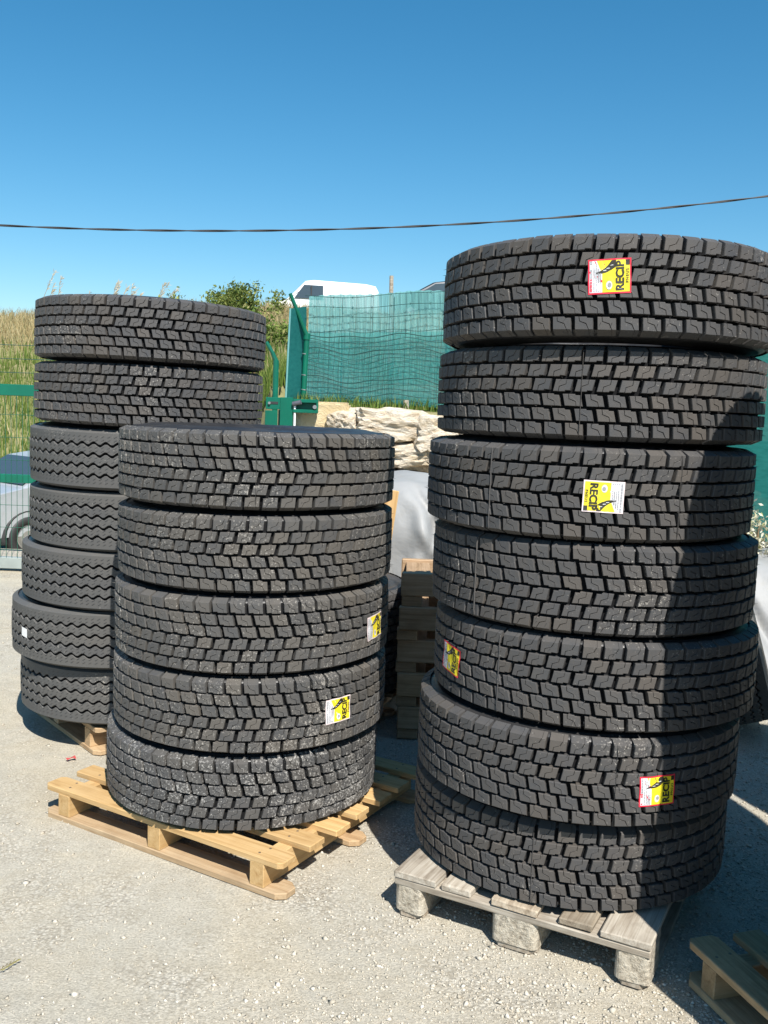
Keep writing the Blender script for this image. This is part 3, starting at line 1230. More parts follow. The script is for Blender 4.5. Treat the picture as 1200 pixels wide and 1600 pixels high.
def on_tyre(root, px, py, rad=TR):
    """angle and height where the sight line through a photograph point meets the tread"""
    o = Vector((0, 0, 1.6006))
    d = pix_ray(px, py)
    cx, cy = root.location.x, root.location.y
    a = d.x ** 2 + d.y ** 2
    b = 2 * (d.x * (o.x - cx) + d.y * (o.y - cy))
    c_ = (o.x - cx) ** 2 + (o.y - cy) ** 2 - rad ** 2
    s = b * b - 4 * a * c_
    t = (-b - math.sqrt(max(s, 0))) / (2 * a)
    p = o + d * t
    return math.atan2(p.y - cy, p.x - cx), p.z - root.location.z - HALF


for root, px, py, turn, red, ro in ((RT[0], 952, 442, 1, True, 0.06), (RT[2], 943, 776, -1, False, -0.02), (RT[4], 704, 1030, 1, True, -0.10),
                                    (RT[5], 1027, 1237, 1, True, 0.03), (MT[2], 586, 980, 1, False, 0.06), (MT[3], 529, 1110, 1, False, 0.02)):
    a, z = on_tyre(root, px, py)
    sticker(root, a, z, turn, red, ro)
# thin lines of flash where the mould parts met
for root, px, py in ((RT[1], 908, 615), (RT[2], 766, 760), (RT[2], 1063, 775), (RT[3], 743, 900), (RT[4], 778, 1060), (RT[5], 962, 1220), (RT[6], 832, 1340), (MT[0], 400, 740)):
    a, z = on_tyre(root, px, py)
    c_, s_ = math.cos(a), math.sin(a)
    V = []
    for zz in np.linspace(-0.118, 0.118, 14):
        rad = TR + 0.0022 - (0.0045 if abs(zz) > 0.1 else 0)
        da = random.uniform(-.0012, .0012)
        for q, dr in ((-0.0011, -0.004), (0, 0), (0.0011, -0.004)):
            V.append(((rad + dr) * math.cos(a + da + q / TR), (rad + dr) * math.sin(a + da + q / TR), zz + HALF))
    F = [[i * 3 + k, i * 3 + k + 1, i * 3 + k + 4, i * 3 + k + 3] for i in range(13) for k in range(2)]
    link('mould_seam', mesh('mould_seam', V, F, M_RUB), root)
a, z = on_tyre(LT[5], 38, 989)
tagv, tagf = rect(-0.024, -0.020, 0.024, 0.020, 2, 4)
tv = np.stack([(TR + .001) * np.cos(a + tagv[:, 0] / TR), (TR + .001) * np.sin(a + tagv[:, 0] / TR), z + HALF + tagv[:, 1] - 0.1 * tagv[:, 0]], -1)
link('paper_tag', mesh('paper_tag', tv, tagf, M_WHITEF), LT[5])

# --- the stack at the right edge of the picture and the one behind the middle stack ------------------
gS = 'tyres in the stack at the right edge'
sc = Vector((1.523, 2.094))
winged_pallet('pine pallet in the shade at the lower right corner', (1.553, 2.159, 0), R_(-72.5), M_AGED)
names_S = ['bottom', 'second', 'third', 'fourth', 'fifth', 'sixth', 'topmost']
for i, nm in enumerate(names_S):
    block_tyre('%s block tread tyre, counted from the pallet, of the stack at the right edge' % nm if nm != 'topmost' else 'topmost block tread tyre of the stack at the right edge',
               (sc.x + (0.045 if i == 6 else random.uniform(-.006, .012)), sc.y + random.uniform(-.015, .015), 0.125 + i * 0.2865), (0, 0), M_RUB, i % 2 == 1, gS, pieces=False).scale = (1, 1, 1.065)
gT = 'tyres in the stack out to the right'
winged_pallet('pine pallet under the far right stack outside the picture edge', (2.56, 2.56, 0), R_(-72), M_PINE2, nail=False)
for i, nm in enumerate(['bottom', 'second', 'third', 'fourth', 'fifth', 'sixth', 'seventh', 'topmost']):
    rib_tyre('%s ribbed tyre%s of the far right stack' % (nm, '' if nm == 'topmost' else ', counted from the pallet,'), (2.553 + random.uniform(-.01, .01), 2.558, 0.125 + i * 0.269), group=gT, sipes=False)
gB = 'tyres in the low stack behind the middle stack'
winged_pallet('brown pallet in shadow behind the middle stack', (-0.44, 4.98, 0), R_(-20), M_PINE2, nail=False)
for i, nm in enumerate(('lower dark tyre of the low shaded stack behind the middle stack', 'upper dark tyre of the low shaded stack behind the middle stack')):
    block_tyre(nm, (-0.365, 5.0, 0.125 + i * 0.272), (0, 0), M_RUB, False, gB, pieces=False, hairs=False)
# a tyre standing on its tread beside the covered heap
ax = Vector((math.cos(R_(17)) * 0.96, -math.cos(R_(17)) * 0.27, math.sin(R_(17))))
ct = Vector((1.80, 4.86, 0.535))
rib_tyre('tyre standing on its tread and leaning over, in front of the grey tarpaulin', tuple(ct - ax * HALF), rot=ax.to_track_quat('Z', 'Y').to_euler())

# --- pile of empty pallets between the stacks ------------------------------------------------
def skid_pallet(label, loc, rz, group):
    """heavy pallet with tall side boards on low feet"""
    root = thing('wooden_pallet', label, 'pallet', loc, (0, 0, rz), group)
    rr = random.Random(loc[2])
    for k, y in enumerate((-0.20, 0.20)):
        link('side_board', box(1.0 + rr.uniform(-.01, .01), 0.045, 0.112, M_PINE2, 0.004, variant=k + int(loc[2] * 50), rough=0.0015), root, (rr.uniform(-.006, .006), y, 0.050 + 0.056))
    for x in (-0.45, 0.0, 0.45):
        for y in (-0.185, 0.185):
            link('foot', box(0.098, 0.07, 0.050, M_PINE2, 0.003), root, (x + rr.uniform(-.01, .01), y + 0.004 * (1 if y < 0 else -1), 0.0245))
    for k in range(6):
        link('deck_board', box(0.352, 0.12, 0.020, M_PINE2, 0.003, variant=k), root, (-0.42 + k * 0.168, 0, 0.140), (0, 0, PI / 2))
    return root


for i, nm in enumerate(('bottom pallet', 'second pallet from the ground', 'third pallet from the ground', 'fourth pallet from the ground', 'top pallet')):
    skid_pallet('%s of the shaded pallet pile between the stacks' % nm, (0.600 + random.uniform(-.012, .012), 4.63 + random.uniform(-.015, .015), i * 0.1635), R_(-2 + random.uniform(-1, 1)), 'piled pallets')
# a plank leaning behind the middle stack
tag(link('plank', clipped_board(1.16, 0.125, 0.022, 0.004, M_PINE, 3), None, (-0.045, 5.47, 0.54), (R_(94), R_(-83.5), 0)), 'light pine plank standing upright behind the middle stack', 'plank')

# ------------------------------------------------------------------ covered heap
def tarp():
    nx, ns = 260, 70
    V = []
    for i in range(nx):
        u = i / (nx - 1)
        x = -0.25 + 3.3 * u
        end = min(1, (min(u, 1 - u) / 0.06)) ** 0.5
        top = (1.10 + 0.03 * math.sin(x * 3.1 + 1) - 0.42 * sstep(0.9, 1.9, x)) * (0.35 + 0.65 * end)
        y0, y1 = 5.72 - 0.10 * sstep(1.2, 2.6, x), 7.1
        for k in range(ns):
            s = k / (ns - 1)
            # cross-section: up the front, over the top, down the back
            if s < 0.45:
                q = s / 0.45
                z = top * (1 - (1 - q) ** 1.8)
                y = y0 - 0.10 * (1 - q) + 0.42 * q ** 2.2
                fold = 0.050 * (1 - q) * math.sin(x * 15 + 2.2 * math.sin(x * 4 + q * 2.6)) + 0.035 * math.sin(x * 5 + 5 * q)
                y += fold
                for (xa, xb, dp) in ((0.10, 0.62, 0.10), (0.42, 0.20, 0.05), (2.05, 2.45, 0.07)):
                    xl = xa + (xb - xa) * (1 - q)
                    y += dp * math.exp(-((x - xl) / 0.035) ** 2) * math.sin(PI * min(1, q * 1.1)) - 0.6 * dp * math.exp(-((x - xl + 0.08) / 0.06) ** 2) * math.sin(PI * min(1, q * 1.1))
            elif s < 0.6:
                q = (s - 0.45) / 0.15
                z = top + 0.02 * math.sin(PI * q) + 0.02 * noise.noise(Vector((x * 3, s * 9, 0)))
                y = y0 + 0.42 + q * (y1 - y0 - 0.84)
            else:
                q = (s - 0.6) / 0.4
                z = top * (1 - q ** 1.8)
                y = y1 - 0.42 + 0.42 * q ** 0.6
            n = noise.noise(Vector((x * 4.5, y * 4.5, z * 4.5)))
            V.append((x + 0.02 * n, y + 0.03 * n, max(0.004, z + 0.025 * n)))
    F = [[i * ns + k, (i + 1) * ns + k, (i + 1) * ns + k + 1, i * ns + k + 1] for i in range(nx - 1) for k in range(ns - 1)]
    o = link('tarpaulin', mesh('tarpaulin', V, F, M_TARP, True))
    tag(o, 'grey tarpaulin draped over a long heap behind the stacks', 'tarpaulin')
    path = [(x, 5.60 - 0.10 * sstep(1.2, 2.6, x) + 0.01 * math.sin(x * 9), 0.80 - 0.05 * math.sin((x - 1) * 1.5)) for x in np.linspace(1.2, 3.0, 24)]
    return o


tarp()


# ------------------------------------------------------------------ stone wall and pillar
def boulder(seed, sub=4, blocky=0.78):
    bm = bmesh.new()
    bmesh.ops.create_icosphere(bm, subdivisions=sub, radius=1)
    for v in bm.verts:
        p = v.co.copy()
        m = max(abs(p.x), abs(p.y), abs(p.z))
        p = p * (1 - blocky) + p / m * 0.85 * blocky
        o_ = Vector((seed * 3.7, seed * 1.9, seed * 5.1))
        n = noise.noise(p * 1.3 + o_) * 0.24 - abs(noise.noise(p * 2.3 + o_)) * 0.15 + noise.noise(p * 6 + o_) * 0.06 + noise.noise(p * 14 + o_) * 0.03
        v.co = p * (1 + n)
    return from_bm('stone', bm, M_ROCK)


ROCKS = [boulder(s) for s in range(6)]
wall = thing('stone_wall', 'rough cream boulder wall holding up the bank below the screen', 'wall', (0.3, 8.8, 0))
wr = random.Random(5)


def put_stone(x, y, z, sx, sy, sz, rot=None):
    link('stone', ROCKS[wr.randrange(6)], wall, (x - 0.3, y - 8.8, z), rot or (wr.uniform(-.15, .15), wr.uniform(-.12, .12), wr.uniform(-.3, .3)), (sx, sy, sz))


# big cap stones first, then courses below
put_stone(0.03, 8.55, 1.43, 0.36, 0.33, 0.16, (0, 0.03, 0.05))
put_stone(0.42, 8.52, 1.38, 0.24, 0.30, 0.19, (0.05, 0.05, 0.2))
put_stone(0.82, 8.50, 1.28, 0.27, 0.30, 0.20)
put_stone(0.20, 8.50, 1.19, 0.30, 0.27, 0.12)
put_stone(0.66, 8.48, 1.08, 0.28, 0.27, 0.12)
put_stone(-0.36, 8.62, 1.42, 0.16, 0.3, 0.15)
yl = lambda x: 8.62 - 0.42 * max(0, x - 0.9)
for row in range(5):
    z = 1.13 - row * 0.255
    x = -0.75 + 0.12 * (row % 2)
    while x < 4.6:
        w = wr.uniform(0.15, 0.27)
        top = 1.55 - 0.30 * max(0, x - 0.6)
        if z < top:
            put_stone(x + w, yl(x) + wr.uniform(-.05, .04), z, w * 1.2, 0.27, wr.uniform(.15, .175))
        x += 2 * w
for x in np.arange(1.2, 4.6, 0.45):
    put_stone(x, yl(x) - 0.03, 1.36 - 0.30 * (x - 0.6), 0.26, 0.28, 0.16)
bankv, bankf = [], []
for i, x in enumerate(np.linspace(-0.6, 5.0, 30)):
    t = 1.55 - 0.30 * max(0, x - 0.6)
    for (dy, z) in ((0.00, -0.05), (0.02, t - 0.1), (0.14, t - 0.01), (1.2, t + 0.05), (2.4, t + 0.25)):
        bankv.append((x, yl(x) + dy, z))
for i in range(29):
    for k in range(4):
        bankf.append([i * 5 + k, (i + 1) * 5 + k, (i + 1) * 5 + k + 1, i * 5 + k + 1])
tag(link('bank', mesh('bank', bankv, bankf, M_HILL, True)), kind='structure', label='earth bank behind the boulder wall')

pil = thing('stone_pillar', 'squared cream stone pillar beside the gate catch', 'pillar', (-0.66, 8.72, 0))
for i, (z0, z1, w) in enumerate(((0, 0.46, 0.64), (0.46, 0.9, 0.62), (0.9, 1.31, 0.63), (1.31, 1.615, 0.62))):
    bm = bmesh.new()
    bmesh.ops.create_cube(bm, size=1)
    bmesh.ops.scale(bm, vec=(w, 0.5, z1 - z0 - 0.004), verts=bm.verts)
    bmesh.ops.bevel(bm, geom=bm.edges[:], offset=0.02, segments=2, affect='EDGES')
    bmesh.ops.subdivide_edges(bm, edges=bm.edges[:], cuts=3, use_grid_fill=True)
    for v in bm.verts:
        n = noise.noise(v.co * 6 + Vector((i * 5, 0, 0)))
        v.co += v.co.normalized() * 0.012 * n
    link('stone', from_bm('stone', bm, M_PILLAR), pil, (0.0, 0, (z0 + z1) / 2))

# ------------------------------------------------------------------ screen fence on the bank
FP = [(-0.80, 9.30, 1.64, 2.62), (0.55, 9.10, 1.62, 2.71), (2.0, 7.95, 1.28, 2.58), (2.9, 6.92, 0.67, 2.30), (4.6, 5.30, 0.50, 2.15)]


def fpt(t):
    i = min(int(t), len(FP) - 2)
    f = t - i
    a, b = FP[i], FP[i + 1]
    return [a[k] + (b[k] - a[k]) * f for k in range(4)]


fen = thing('screen_fence', 'teal reed screen fence with green netting and barbed wire on the bank', 'fence', (0, 9.2, 1.6))


def fl(p):
    return (p[0], p[1] - 9.2, p[2] - 1.6)


# reed slats, one thin strip each, joined
V, F = [], []
for i in range(430):
    t0, t1 = 2.0 * i / 430, 2.0 * (i + 0.86) / 430
    a, b = fpt(t0), fpt(t1)
    dz = 0.004 * math.sin(i * 12.9898) + 0.008 * math.sin(i * 0.05)
    dy = 0.006 * math.sin(i * 78.233) + 0.014 * math.sin(i * 0.06)
    k = len(V)
    for (q, s) in ((a, 0), (b, 0.004)):
        V.append(fl((q[0], q[1] + dy + s, q[2] + 0.0)))
        V.append(fl((q[0], q[1] + dy + s, q[3] + dz)))
    m = len(V)
    F.append([k, k + 2, k + 3, k + 1])
tag(link('reed_slat', mesh('reed_slat', V, F, M_REED), fen), kind='stuff')
# overlapping upright seams of the screen
for t in (0.25, 0.62, 1.05):
    a = fpt(t)
    link('screen_seam', tube([fl((a[0], a[1] - 0.012, a[2])), fl((a[0] - 0.004, a[1] - 0.016, a[3]))], 0.004, M_REED, 6), fen)
# dark net in front of the lower part, rippled
V, F = [], []
nx, nz = 150, 26
for i in range(nx):
    t = 2.05 * i / (nx - 1)
    a = fpt(t)
    for k in range(nz):
        s = k / (nz - 1)
        top = a[2] + (a[3] - a[2]) * 0.66
        z = a[2] - 0.02 + s * (top - a[2])
        V.append(fl((a[0], a[1] - 0.045 - 0.016 * math.sin(a[0] * 11 + s * 3) * math.sin(s * PI), z)))
for i in range(nx - 1):
    for k in range(nz - 1):
        F.append([i * nz + k, (i + 1) * nz + k, (i + 1) * nz + k + 1, i * nz + k + 1])
link('shade_net', mesh('shade_net', V, F, M_NET, True), fen)
# right hand length: woven shade cloth only
V, F = [], []
nx, nz = 60, 24
for i in range(nx):
    t = 2.0 + 2.0 * i / (nx - 1)
    a = fpt(t)
    for k in range(nz):
        s = k / (nz - 1)
        V.append(fl((a[0] + 0.02 * math.sin(s * 5), a[1] - 0.05 + 0.03 * math.sin(a[0] * 6 + s * 4), a[2] + s * (a[3] - a[2]) + 0.015 * math.sin(a[0] * 8) * (1 - s))))
for i in range(nx - 1):
    for k in range(nz - 1):
        F.append([i * nz + k, (i + 1) * nz + k, (i + 1) * nz + k + 1, i * nz + k + 1])
link('shade_cloth', mesh('shade_cloth', V, F, M_NET2, True), fen)
# slack wire mesh hanging in front of the net
parts = []


def ribbon_tube(path, r, seg=4):
    me = tube(path, r, None, seg)
    v = np.array([x.co[:] for x in me.vertices])
    f = [list(p.vertices) for p in me.polygons]
    bpy.data.meshes.remove(me)
    return v, f


for k in range(15):
    s = k / 14
    pth = []
    for i in range(64):
        t = 2.0 * i / 63
        a = fpt(t)
        top = a[2] + (a[3] - a[2]) * 0.66
        sag = 0.020 * math.sin(a[0] * 6.4 + 0.6) * (0.3 + 1.4 * math.sin(s * PI)) + 0.012 * math.sin(a[0] * 13 + k)
        pth.append(fl((a[0], a[1] - 0.085, a[2] + 0.02 + s * (top - a[2] - 0.03) + sag)))
    parts.append(ribbon_tube(pth, 0.0026 if k not in (13, 10, 4) else 0.0042, 4))
for i in range(56):
    t = 2.0 * (i + .5) / 56
    a = fpt(t)
    top = a[2] + (a[3] - a[2]) * 0.66
    x = a[0]
    pth = [fl((x + 0.008 * math.sin(q * 3 + i), a[1] - 0.086, a[2] + (top - a[2]) * q / 5)) for q in range(6)]
    parts.append(ribbon_tube(pth, 0.0020, 3))
V, F = join(parts)
tag(link('wire_mesh', mesh('wire_mesh', V, F, M_WIRE), fen), kind='stuff')
# barbed wires above it
for k, fr in enumerate((0.78, 0.88, 0.985)):
    pts = []
    bar = []
    for i in range(60):
        t = 2.0 * i / 59
        a = fpt(t)
        p = fl((a[0] - 0.03, a[1] - 0.07 - 0.05 * (fr - 0.66) * 3, a[2] + (a[3] - a[2]) * fr + 0.010 * math.sin(t * 9 + k) - 0.012 * k * math.sin(PI * (t % 1))))
        pts.append(p)
    parts = [ribbon_tube(pts, 0.0026, 4)]
    for i in range(2, 58, 4):
        p = Vector(pts[i])
        parts.append(ribbon_tube([p + Vector((-0.008, 0, 0.016)), p + Vector((0.008, 0, -0.016))], 0.0017, 3))
        parts.append(ribbon_tube([p + Vector((0.010, 0, 0.012)), p + Vector((-0.008, 0, -0.012))], 0.0017, 3))
    V, F = join(parts)
    link('barbed_wire', mesh('barbed_wire', V, F, M_WIRE), fen)
# posts: the corner post with its arm leaning out
cp = link('post', tube([fl((-0.83, 9.16, 1.2)), fl((-0.80, 9.16, 2.24))], 0.026, M_GREEN, 14), fen)
link('arm', tube([fl((-0.80, 9.155, 2.23)), fl((-0.865, 9.10, 2.39)), fl((-0.955, 9.02, 2.61))], [0.024, 0.020, 0.018], M_GREEN, 12), cp)
link('collar', tube([fl((-0.802, 9.16, 2.20)), fl((-0.80, 9.16, 2.26))], 0.034, M_GREEN, 14), cp)
for q in (1.72, 1.86, 2.06):
    link('tie_wire', tube([fl((-0.815, 9.16, q)), fl((-0.814, 9.16, q + .008))], 0.0285, M_STEEL, 12), cp)
for (t, ) in ((1.0,), (2.0,), (3.0,)):
    a = fpt(t)
    link('post', tube([fl((a[0], a[1] + 0.05, a[2] - 0.3)), fl((a[0], a[1] + 0.05, a[3] - 0.04))], 0.024, M_GREEN, 12), fen)
# short return at the corner
V, F = [], []
for i in range(14):
    u = i / 13
    for k in range(8):
        s = k / 7
        V.append(fl((-0.945 + 0.125 * u + 0.006 * math.sin(s * 9) - 0.02 * (1 - s) * (1 - u), 8.98 + 0.26 * u, 1.60 + s * (0.87 + 0.05 * u))))
for i in range(13):
    for k in range(7):
        F.append([i * 8 + k, (i + 1) * 8 + k, (i + 1) * 8 + k + 1, i * 8 + k + 1])
link('return_panel', mesh('return_panel', V, F, M_NETD, True), fen)
link('panel_edge', tube([fl((-0.968, 8.975, 1.58)), fl((-0.946, 8.975, 2.47))], 0.009, M_REED, 8), fen)

# wooden stakes
for (x, y, z0, z1, lab, r_) in ((-0.01, 11.2, 2.1, 3.10, 'grey wooden stake standing up behind the teal screen', 0.026), (0.175, 9.05, 1.2, 1.66, 'short pale stake in the grass under the screen', 0.03)):
    tag(link('stake', tube([(x, y, z0), (x + 0.004, y, (z0 + z1) / 2), (x - 0.006, y, z1)], [r_, r_, r_ * 0.92], M_GREYW, 7)), lab, 'stake')

# ------------------------------------------------------------------ gate on the left
gate = thing('gate', 'green metal gate leaf with wire mesh beyond the left stack', 'gate', (-2.9, 8.36, 0))
gx0, gx1 = -2.6, 1.72
for z, h, nm in ((1.615, 0.10, 'top_rail'), (0.835, 0.075, 'middle_rail')):
    link(nm, box(gx1 - gx0, 0.05, h, M_GREEN, 0.004), gate, ((gx0 + gx1) / 2, 0, z))
link('bottom_rail', box(gx1 - gx0, 0.07, 0.10, simple('galvanised_rail', (0.33, 0.37, 0.35), 0.5, 0.3), 0.004), gate, ((gx0 + gx1) / 2, 0.01, 0.075))
for x in (gx0, gx1):
    link('upright', box(0.06, 0.052, 1.66, M_GREEN, 0.004), gate, (x, 0.002, 0.83))
parts = []
x = gx0 + 0.04
while x < gx1 - 0.03:
    parts.append(ribbon_tube([(x, -0.028, 0.13), (x + 0.001, -0.028, 1.57)], 0.0024, 4))
    x += 0.05
for z in np.arange(0.2, 1.56, 0.2):
    parts.append(ribbon_tube([(gx0, -0.032, z), (gx1, -0.032, z)], 0.0022, 4))
V, F = join(parts)
tag(link('mesh_wire', mesh('mesh_wire', V, F, M_GREENW), gate), kind='stuff')
for z in (1.78, 1.90, 2.02):
    link('strand_wire', tube([(gx0, 0.05, z), (-0.4, 0.05, z - 0.012), (gx1, 0.05, z)], 0.0028, M_WIRE, 5), gate)

gc = thing('gate_catch', 'green steel gate catch with bolts and slots against the stone pillar', 'gate catch', (-0.85, 8.40, 1.2))


def gpart(nm, sx, sy, sz, x, y, z, mat=M_GREEN, bev=0.003):
    link(nm, box(sx, sy, sz, mat, bev), gc, (x, y, z - 1.2))


gpart('top_bar', 0.13, 0.012, 0.105, -0.165, 0, 1.585)
gpart('plate', 0.115, 0.014, 0.62, -0.045, -0.008, 1.33)
gpart('side_plate', 0.11, 0.012, 0.52, -0.180, 0.006, 1.26)
gpart('back_plate', 0.05, 0.012, 0.50, -0.098, 0.05, 1.28, M_DKSTEEL)
gpart('slot', 0.075, 0.004, 0.022, -0.158, -0.008, 1.588, M_PLASTIC, 0.001)
gpart('box_top', 0.22, 0.07, 0.030, 0.124, 0, 1.615)
gpart('box_base', 0.22, 0.07, 0.030, 0.124, 0, 1.525)
gpart('box_end', 0.016, 0.07, 0.060, 0.226, 0, 1.57)
gpart('box_back', 0.20, 0.012, 0.060, 0.118, 0.027, 1.57)
link('bolt', tube([(-0.197, -0.025, 0.386), (-0.197, 0.0, 0.386)], 0.012, M_STEEL, 10), gc)
link('bolt', tube([(0.206, -0.045, 0.365), (0.206, -0.02, 0.365)], 0.018, M_STEEL, 10), gc)
link('handle', tube([(0.012, -0.03, 0.385), (0.085, -0.05, 0.403)], 0.020, M_DKSTEEL, 12), gc)
link('rod', tube([(0.030, -0.02, -1.19), (0.030, -0.02, 0.37)], 0.010, M_WHITEP, 10), gc)
gp_ = thing('fence_post', 'green round post with bent arm behind the gate catch', 'post', (-1.03, 8.62, 0))
link('post', tube([(0, 0, 0), (0.006, 0, 1.97)], 0.026, M_GREEN, 14), gp_)
link('arm', tube([(0.006, 0, 1.96), (-0.03, -0.01, 2.04), (-0.085, -0.02, 2.13)], [0.022, 0.018, 0.017], M_GREEN, 12), gp_)


# ------------------------------------------------------------------ vehicles
def vehicle(name, label, cat, loc, rz, side, glass, paint, width=1.75, wheels=(), wr=0.31, windscreen=None, tumble=0.16, lights=None, extra=None):
    """side: outline in (x forward, z); greenhouse leans in above the waist"""
    root = thing(name, label, cat, loc, (0, 0, rz))
    waist = min(p[1] for p in glass[0]) - 0.02 if glass else 0.9
    top = max(p[1] for p in side)

    def yw(z):
        k = max(0, (z - waist) / (top - waist))
        b = max(0, (0.45 - z) / 0.45)
        return width / 2 - tumble * k ** 1.1 - 0.06 * b
    bm = bmesh.new()
    ring = {}
    levels = (-1, -0.93, 0.93, 1)
    n = len(side)
    cx = sum(p[0] for p in side) / n
    cz = sum(p[1] for p in side) / n
    for li, l in enumerate(levels):
        ins = 0.045 if abs(l) == 1 else 0.0
        for i, (x, z) in enumerate(side):
            d = Vector((cx - x, cz - z)).normalized() * ins
            ring[li, i] = bm.verts.new((x + d.x, math.copysign(yw(z) - (0 if abs(l) == 1 else 0.05), l), z + d.y))
    for li in range(3):
        for i in range(n):
            k = (i + 1) % n
            bm.faces.new((ring[li, i], ring[li, k], ring[li + 1, k], ring[li + 1, i]))
    bm.faces.new([ring[0, i] for i in range(n)][::-1])
    bm.faces.new([ring[3, i] for i in range(n)])
    bmesh.ops.recalc_face_normals(bm, faces=bm.faces[:])
    link('body', from_bm('body', bm, paint), root)
    for poly in glass:
        for s in (-1, 1):
            V = [(x, s * (yw(z) + 0.006), z) for x, z in poly] + [(x, s * (yw(z) - 0.02), z) for x, z in poly]
            m = len(poly)
            F = [list(range(m)) if s < 0 else list(range(m))[::-1]] + [[i, (i + 1) % m, m + (i + 1) % m, m + i] for i in range(m)]
            link('window', mesh('window', V, F, M_GLASS), root)
    if windscreen:
        for (x0, z0), (x1, z1) in windscreen:
            nrm = Vector((z1 - z0, 0, -(x1 - x0))).normalized() * 0.012
            if nrm.z < 0:
                nrm = -nrm
            V = []
            for (x, z) in ((x0, z0), (x1, z1)):
                w = yw(z) - 0.09
                V += [(x + nrm.x, -w, z + nrm.z), (x + nrm.x, w, z + nrm.z)]
            link('windscreen', mesh('windscreen', V, [[0, 1, 3, 2]], M_GLASS), root)
    for x in wheels:
        for s in (-1, 1):
            prof = [(wr * 0.62, 0.1), (wr * 0.93, 0.1), (wr, 0.07), (wr, -0.07), (wr * 0.93, -0.1), (wr * 0.62, -0.1)]
            w = link('wheel', None, root, (x, s * (width / 2 - 0.09), wr), (PI / 2, 0, 0))
            link('tyre', lathe(prof, 28, M_PLASTIC), w)
            rim = [(0.001, 0.07), (wr * 0.2, 0.085), (wr * 0.5, 0.06), (wr * 0.62, 0.09), (wr * 0.62, -0.09), (wr * 0.5, -0.06), (wr * 0.2, -0.085), (0.001, -0.07)]
            link('rim', lathe(rim, 20, M_STEEL, True, False), w)
            arch = [(x + math.cos(t) * wr * 1.22, s * (width / 2 - 0.045), wr + math.sin(t) * wr * 1.22) for t in np.linspace(-0.2, PI + 0.2, 14)]
            link('wheel_arch', tube(arch, 0.05, M_PLASTIC, 6), root)
    return root


van_side = [(-2.15, 0.35), (-2.2, 1.0), (-2.15, 1.62), (-2.02, 1.86), (-1.6, 1.93), (0.6, 1.96), (0.95, 1.90), (1.42, 1.42), (1.72, 1.12), (2.1, 0.98), (2.22, 0.72), (2.2, 0.35)]
van = vehicle('van', 'white panel van parked on the hill behind the teal screen', 'van', (-2.85, 41.0, 4.72), PI + 0.22, van_side,
              [[(0.22, 1.18), (1.42, 1.18), (1.02, 1.74), (0.22, 1.74)]], M_WHITEP, 1.85, (-1.35, 1.35), 0.32, windscreen=[((1.68, 1.18), (1.0, 1.86))], tumble=0.14)
link('window_pillar', box(0.05, 0.012, 0.54, M_PLASTIC, 0.002), van, (0.72, 0.905, 1.46))
car_side = [(-1.95, 0.32), (-2.0, 0.75), (-1.92, 0.98), (-1.55, 1.32), (-1.1, 1.44), (-0.2, 1.48), (0.35, 1.40), (0.98, 1.02), (1.75, 0.88), (1.98, 0.68), (2.0, 0.32)]
car_glass = [[(-1.5, 1.0), (-0.35, 1.0), (-0.35, 1.38), (-1.05, 1.36)], [(-0.28, 1.0), (0.82, 1.0), (0.32, 1.33), (-0.28, 1.38)]]
vehicle('car', 'dark car roof showing above the teal screen', 'car', (2.0, 38.5, 5.08), PI, car_side, car_glass, M_DARKCAR, 1.72, (-1.28, 1.25), 0.30, [((0.95, 1.05), (0.38, 1.39))])
vehicle('car', 'white car on the hill, its roof just above the left stack', 'car', (-8.6, 36.0, 3.72), PI, car_side, car_glass, M_WHITEP, 1.72, (-1.28, 1.25), 0.30, [((0.95, 1.05), (0.38, 1.39))])
vehicle('car', 'silver hatchback seen through the green gate mesh', 'car', (-5.15, 14.6, -0.77), PI + 0.9, car_side, car_glass, M_SILVER, 1.72, (-1.28, 0.92), 0.31, [((0.95, 1.05), (0.38, 1.39))])


# ------------------------------------------------------------------ shrubs, reeds
def shrub(name, label, loc, w, h, n, leaf, mat, seed, cat='shrub', twigs=9):
    r = np.random.default_rng(seed)
    root = thing(name, label, cat, loc)
    cl = r.normal(0, 1, (34, 3)) * np.array([w * .30, w * .25, h * .20]) + np.array([0, 0, h * .55])
    cl[:, 2] = np.clip(cl[:, 2], h * .08, h * .98)
    idx = r.integers(0, len(cl), n)
    P = cl[idx] + r.normal(0, 1, (n, 3)) * np.array([w * .075, w * .075, h * .075])
    d = r.normal(0, 1, (n, 3))
    d /= np.linalg.norm(d, axis=1)[:, None]
    e = np.cross(d, r.normal(0, 1, (n, 3)))
    e /= np.linalg.norm(e, axis=1)[:, None]
    s = leaf * r.uniform(.6, 1.4, n)[:, None]
    V = np.stack([P - d * s, P + e * s * .45, P + d * s, P - e * s * .45], 1).reshape(-1, 3)
    F = (np.arange(n) * 4)[:, None] + np.array([[0, 1, 2, 3]])
    link('crown', fast_mesh('crown', V, F, mat), root)
    parts = []
    for k in range(twigs):
        q = cl[k % len(cl)]
        parts.append(ribbon_tube([(0.1 * q[0], 0.1 * q[1], -0.1), tuple(q * np.array([.5, .5, .55])), tuple(q * 1.02)], [0.018, 0.012, 0.004], 5))
    V, F = join(parts)
    link('stem', mesh('stem', V, F, M_STEM), root)
    return root


shrub('shrub', 'leafy green shrub on the hill right of the left stack', (-4.2, 26.0, 3.2), 1.8, 1.75, 5200, 0.05, M_LEAF, 1)
shrub('shrub', 'low yellowish bush on the slope beside the screen corner', (-2.75, 19.5, 2.15), 1.2, 1.3, 3000, 0.045, M_GRN, 3)
shrub('flowering_shrub', 'small bush with cream blossom at the right edge below the fence', (2.50, 6.30, 0.50), 0.42, 0.46, 1800, 0.017, M_PALELEAF, 4)


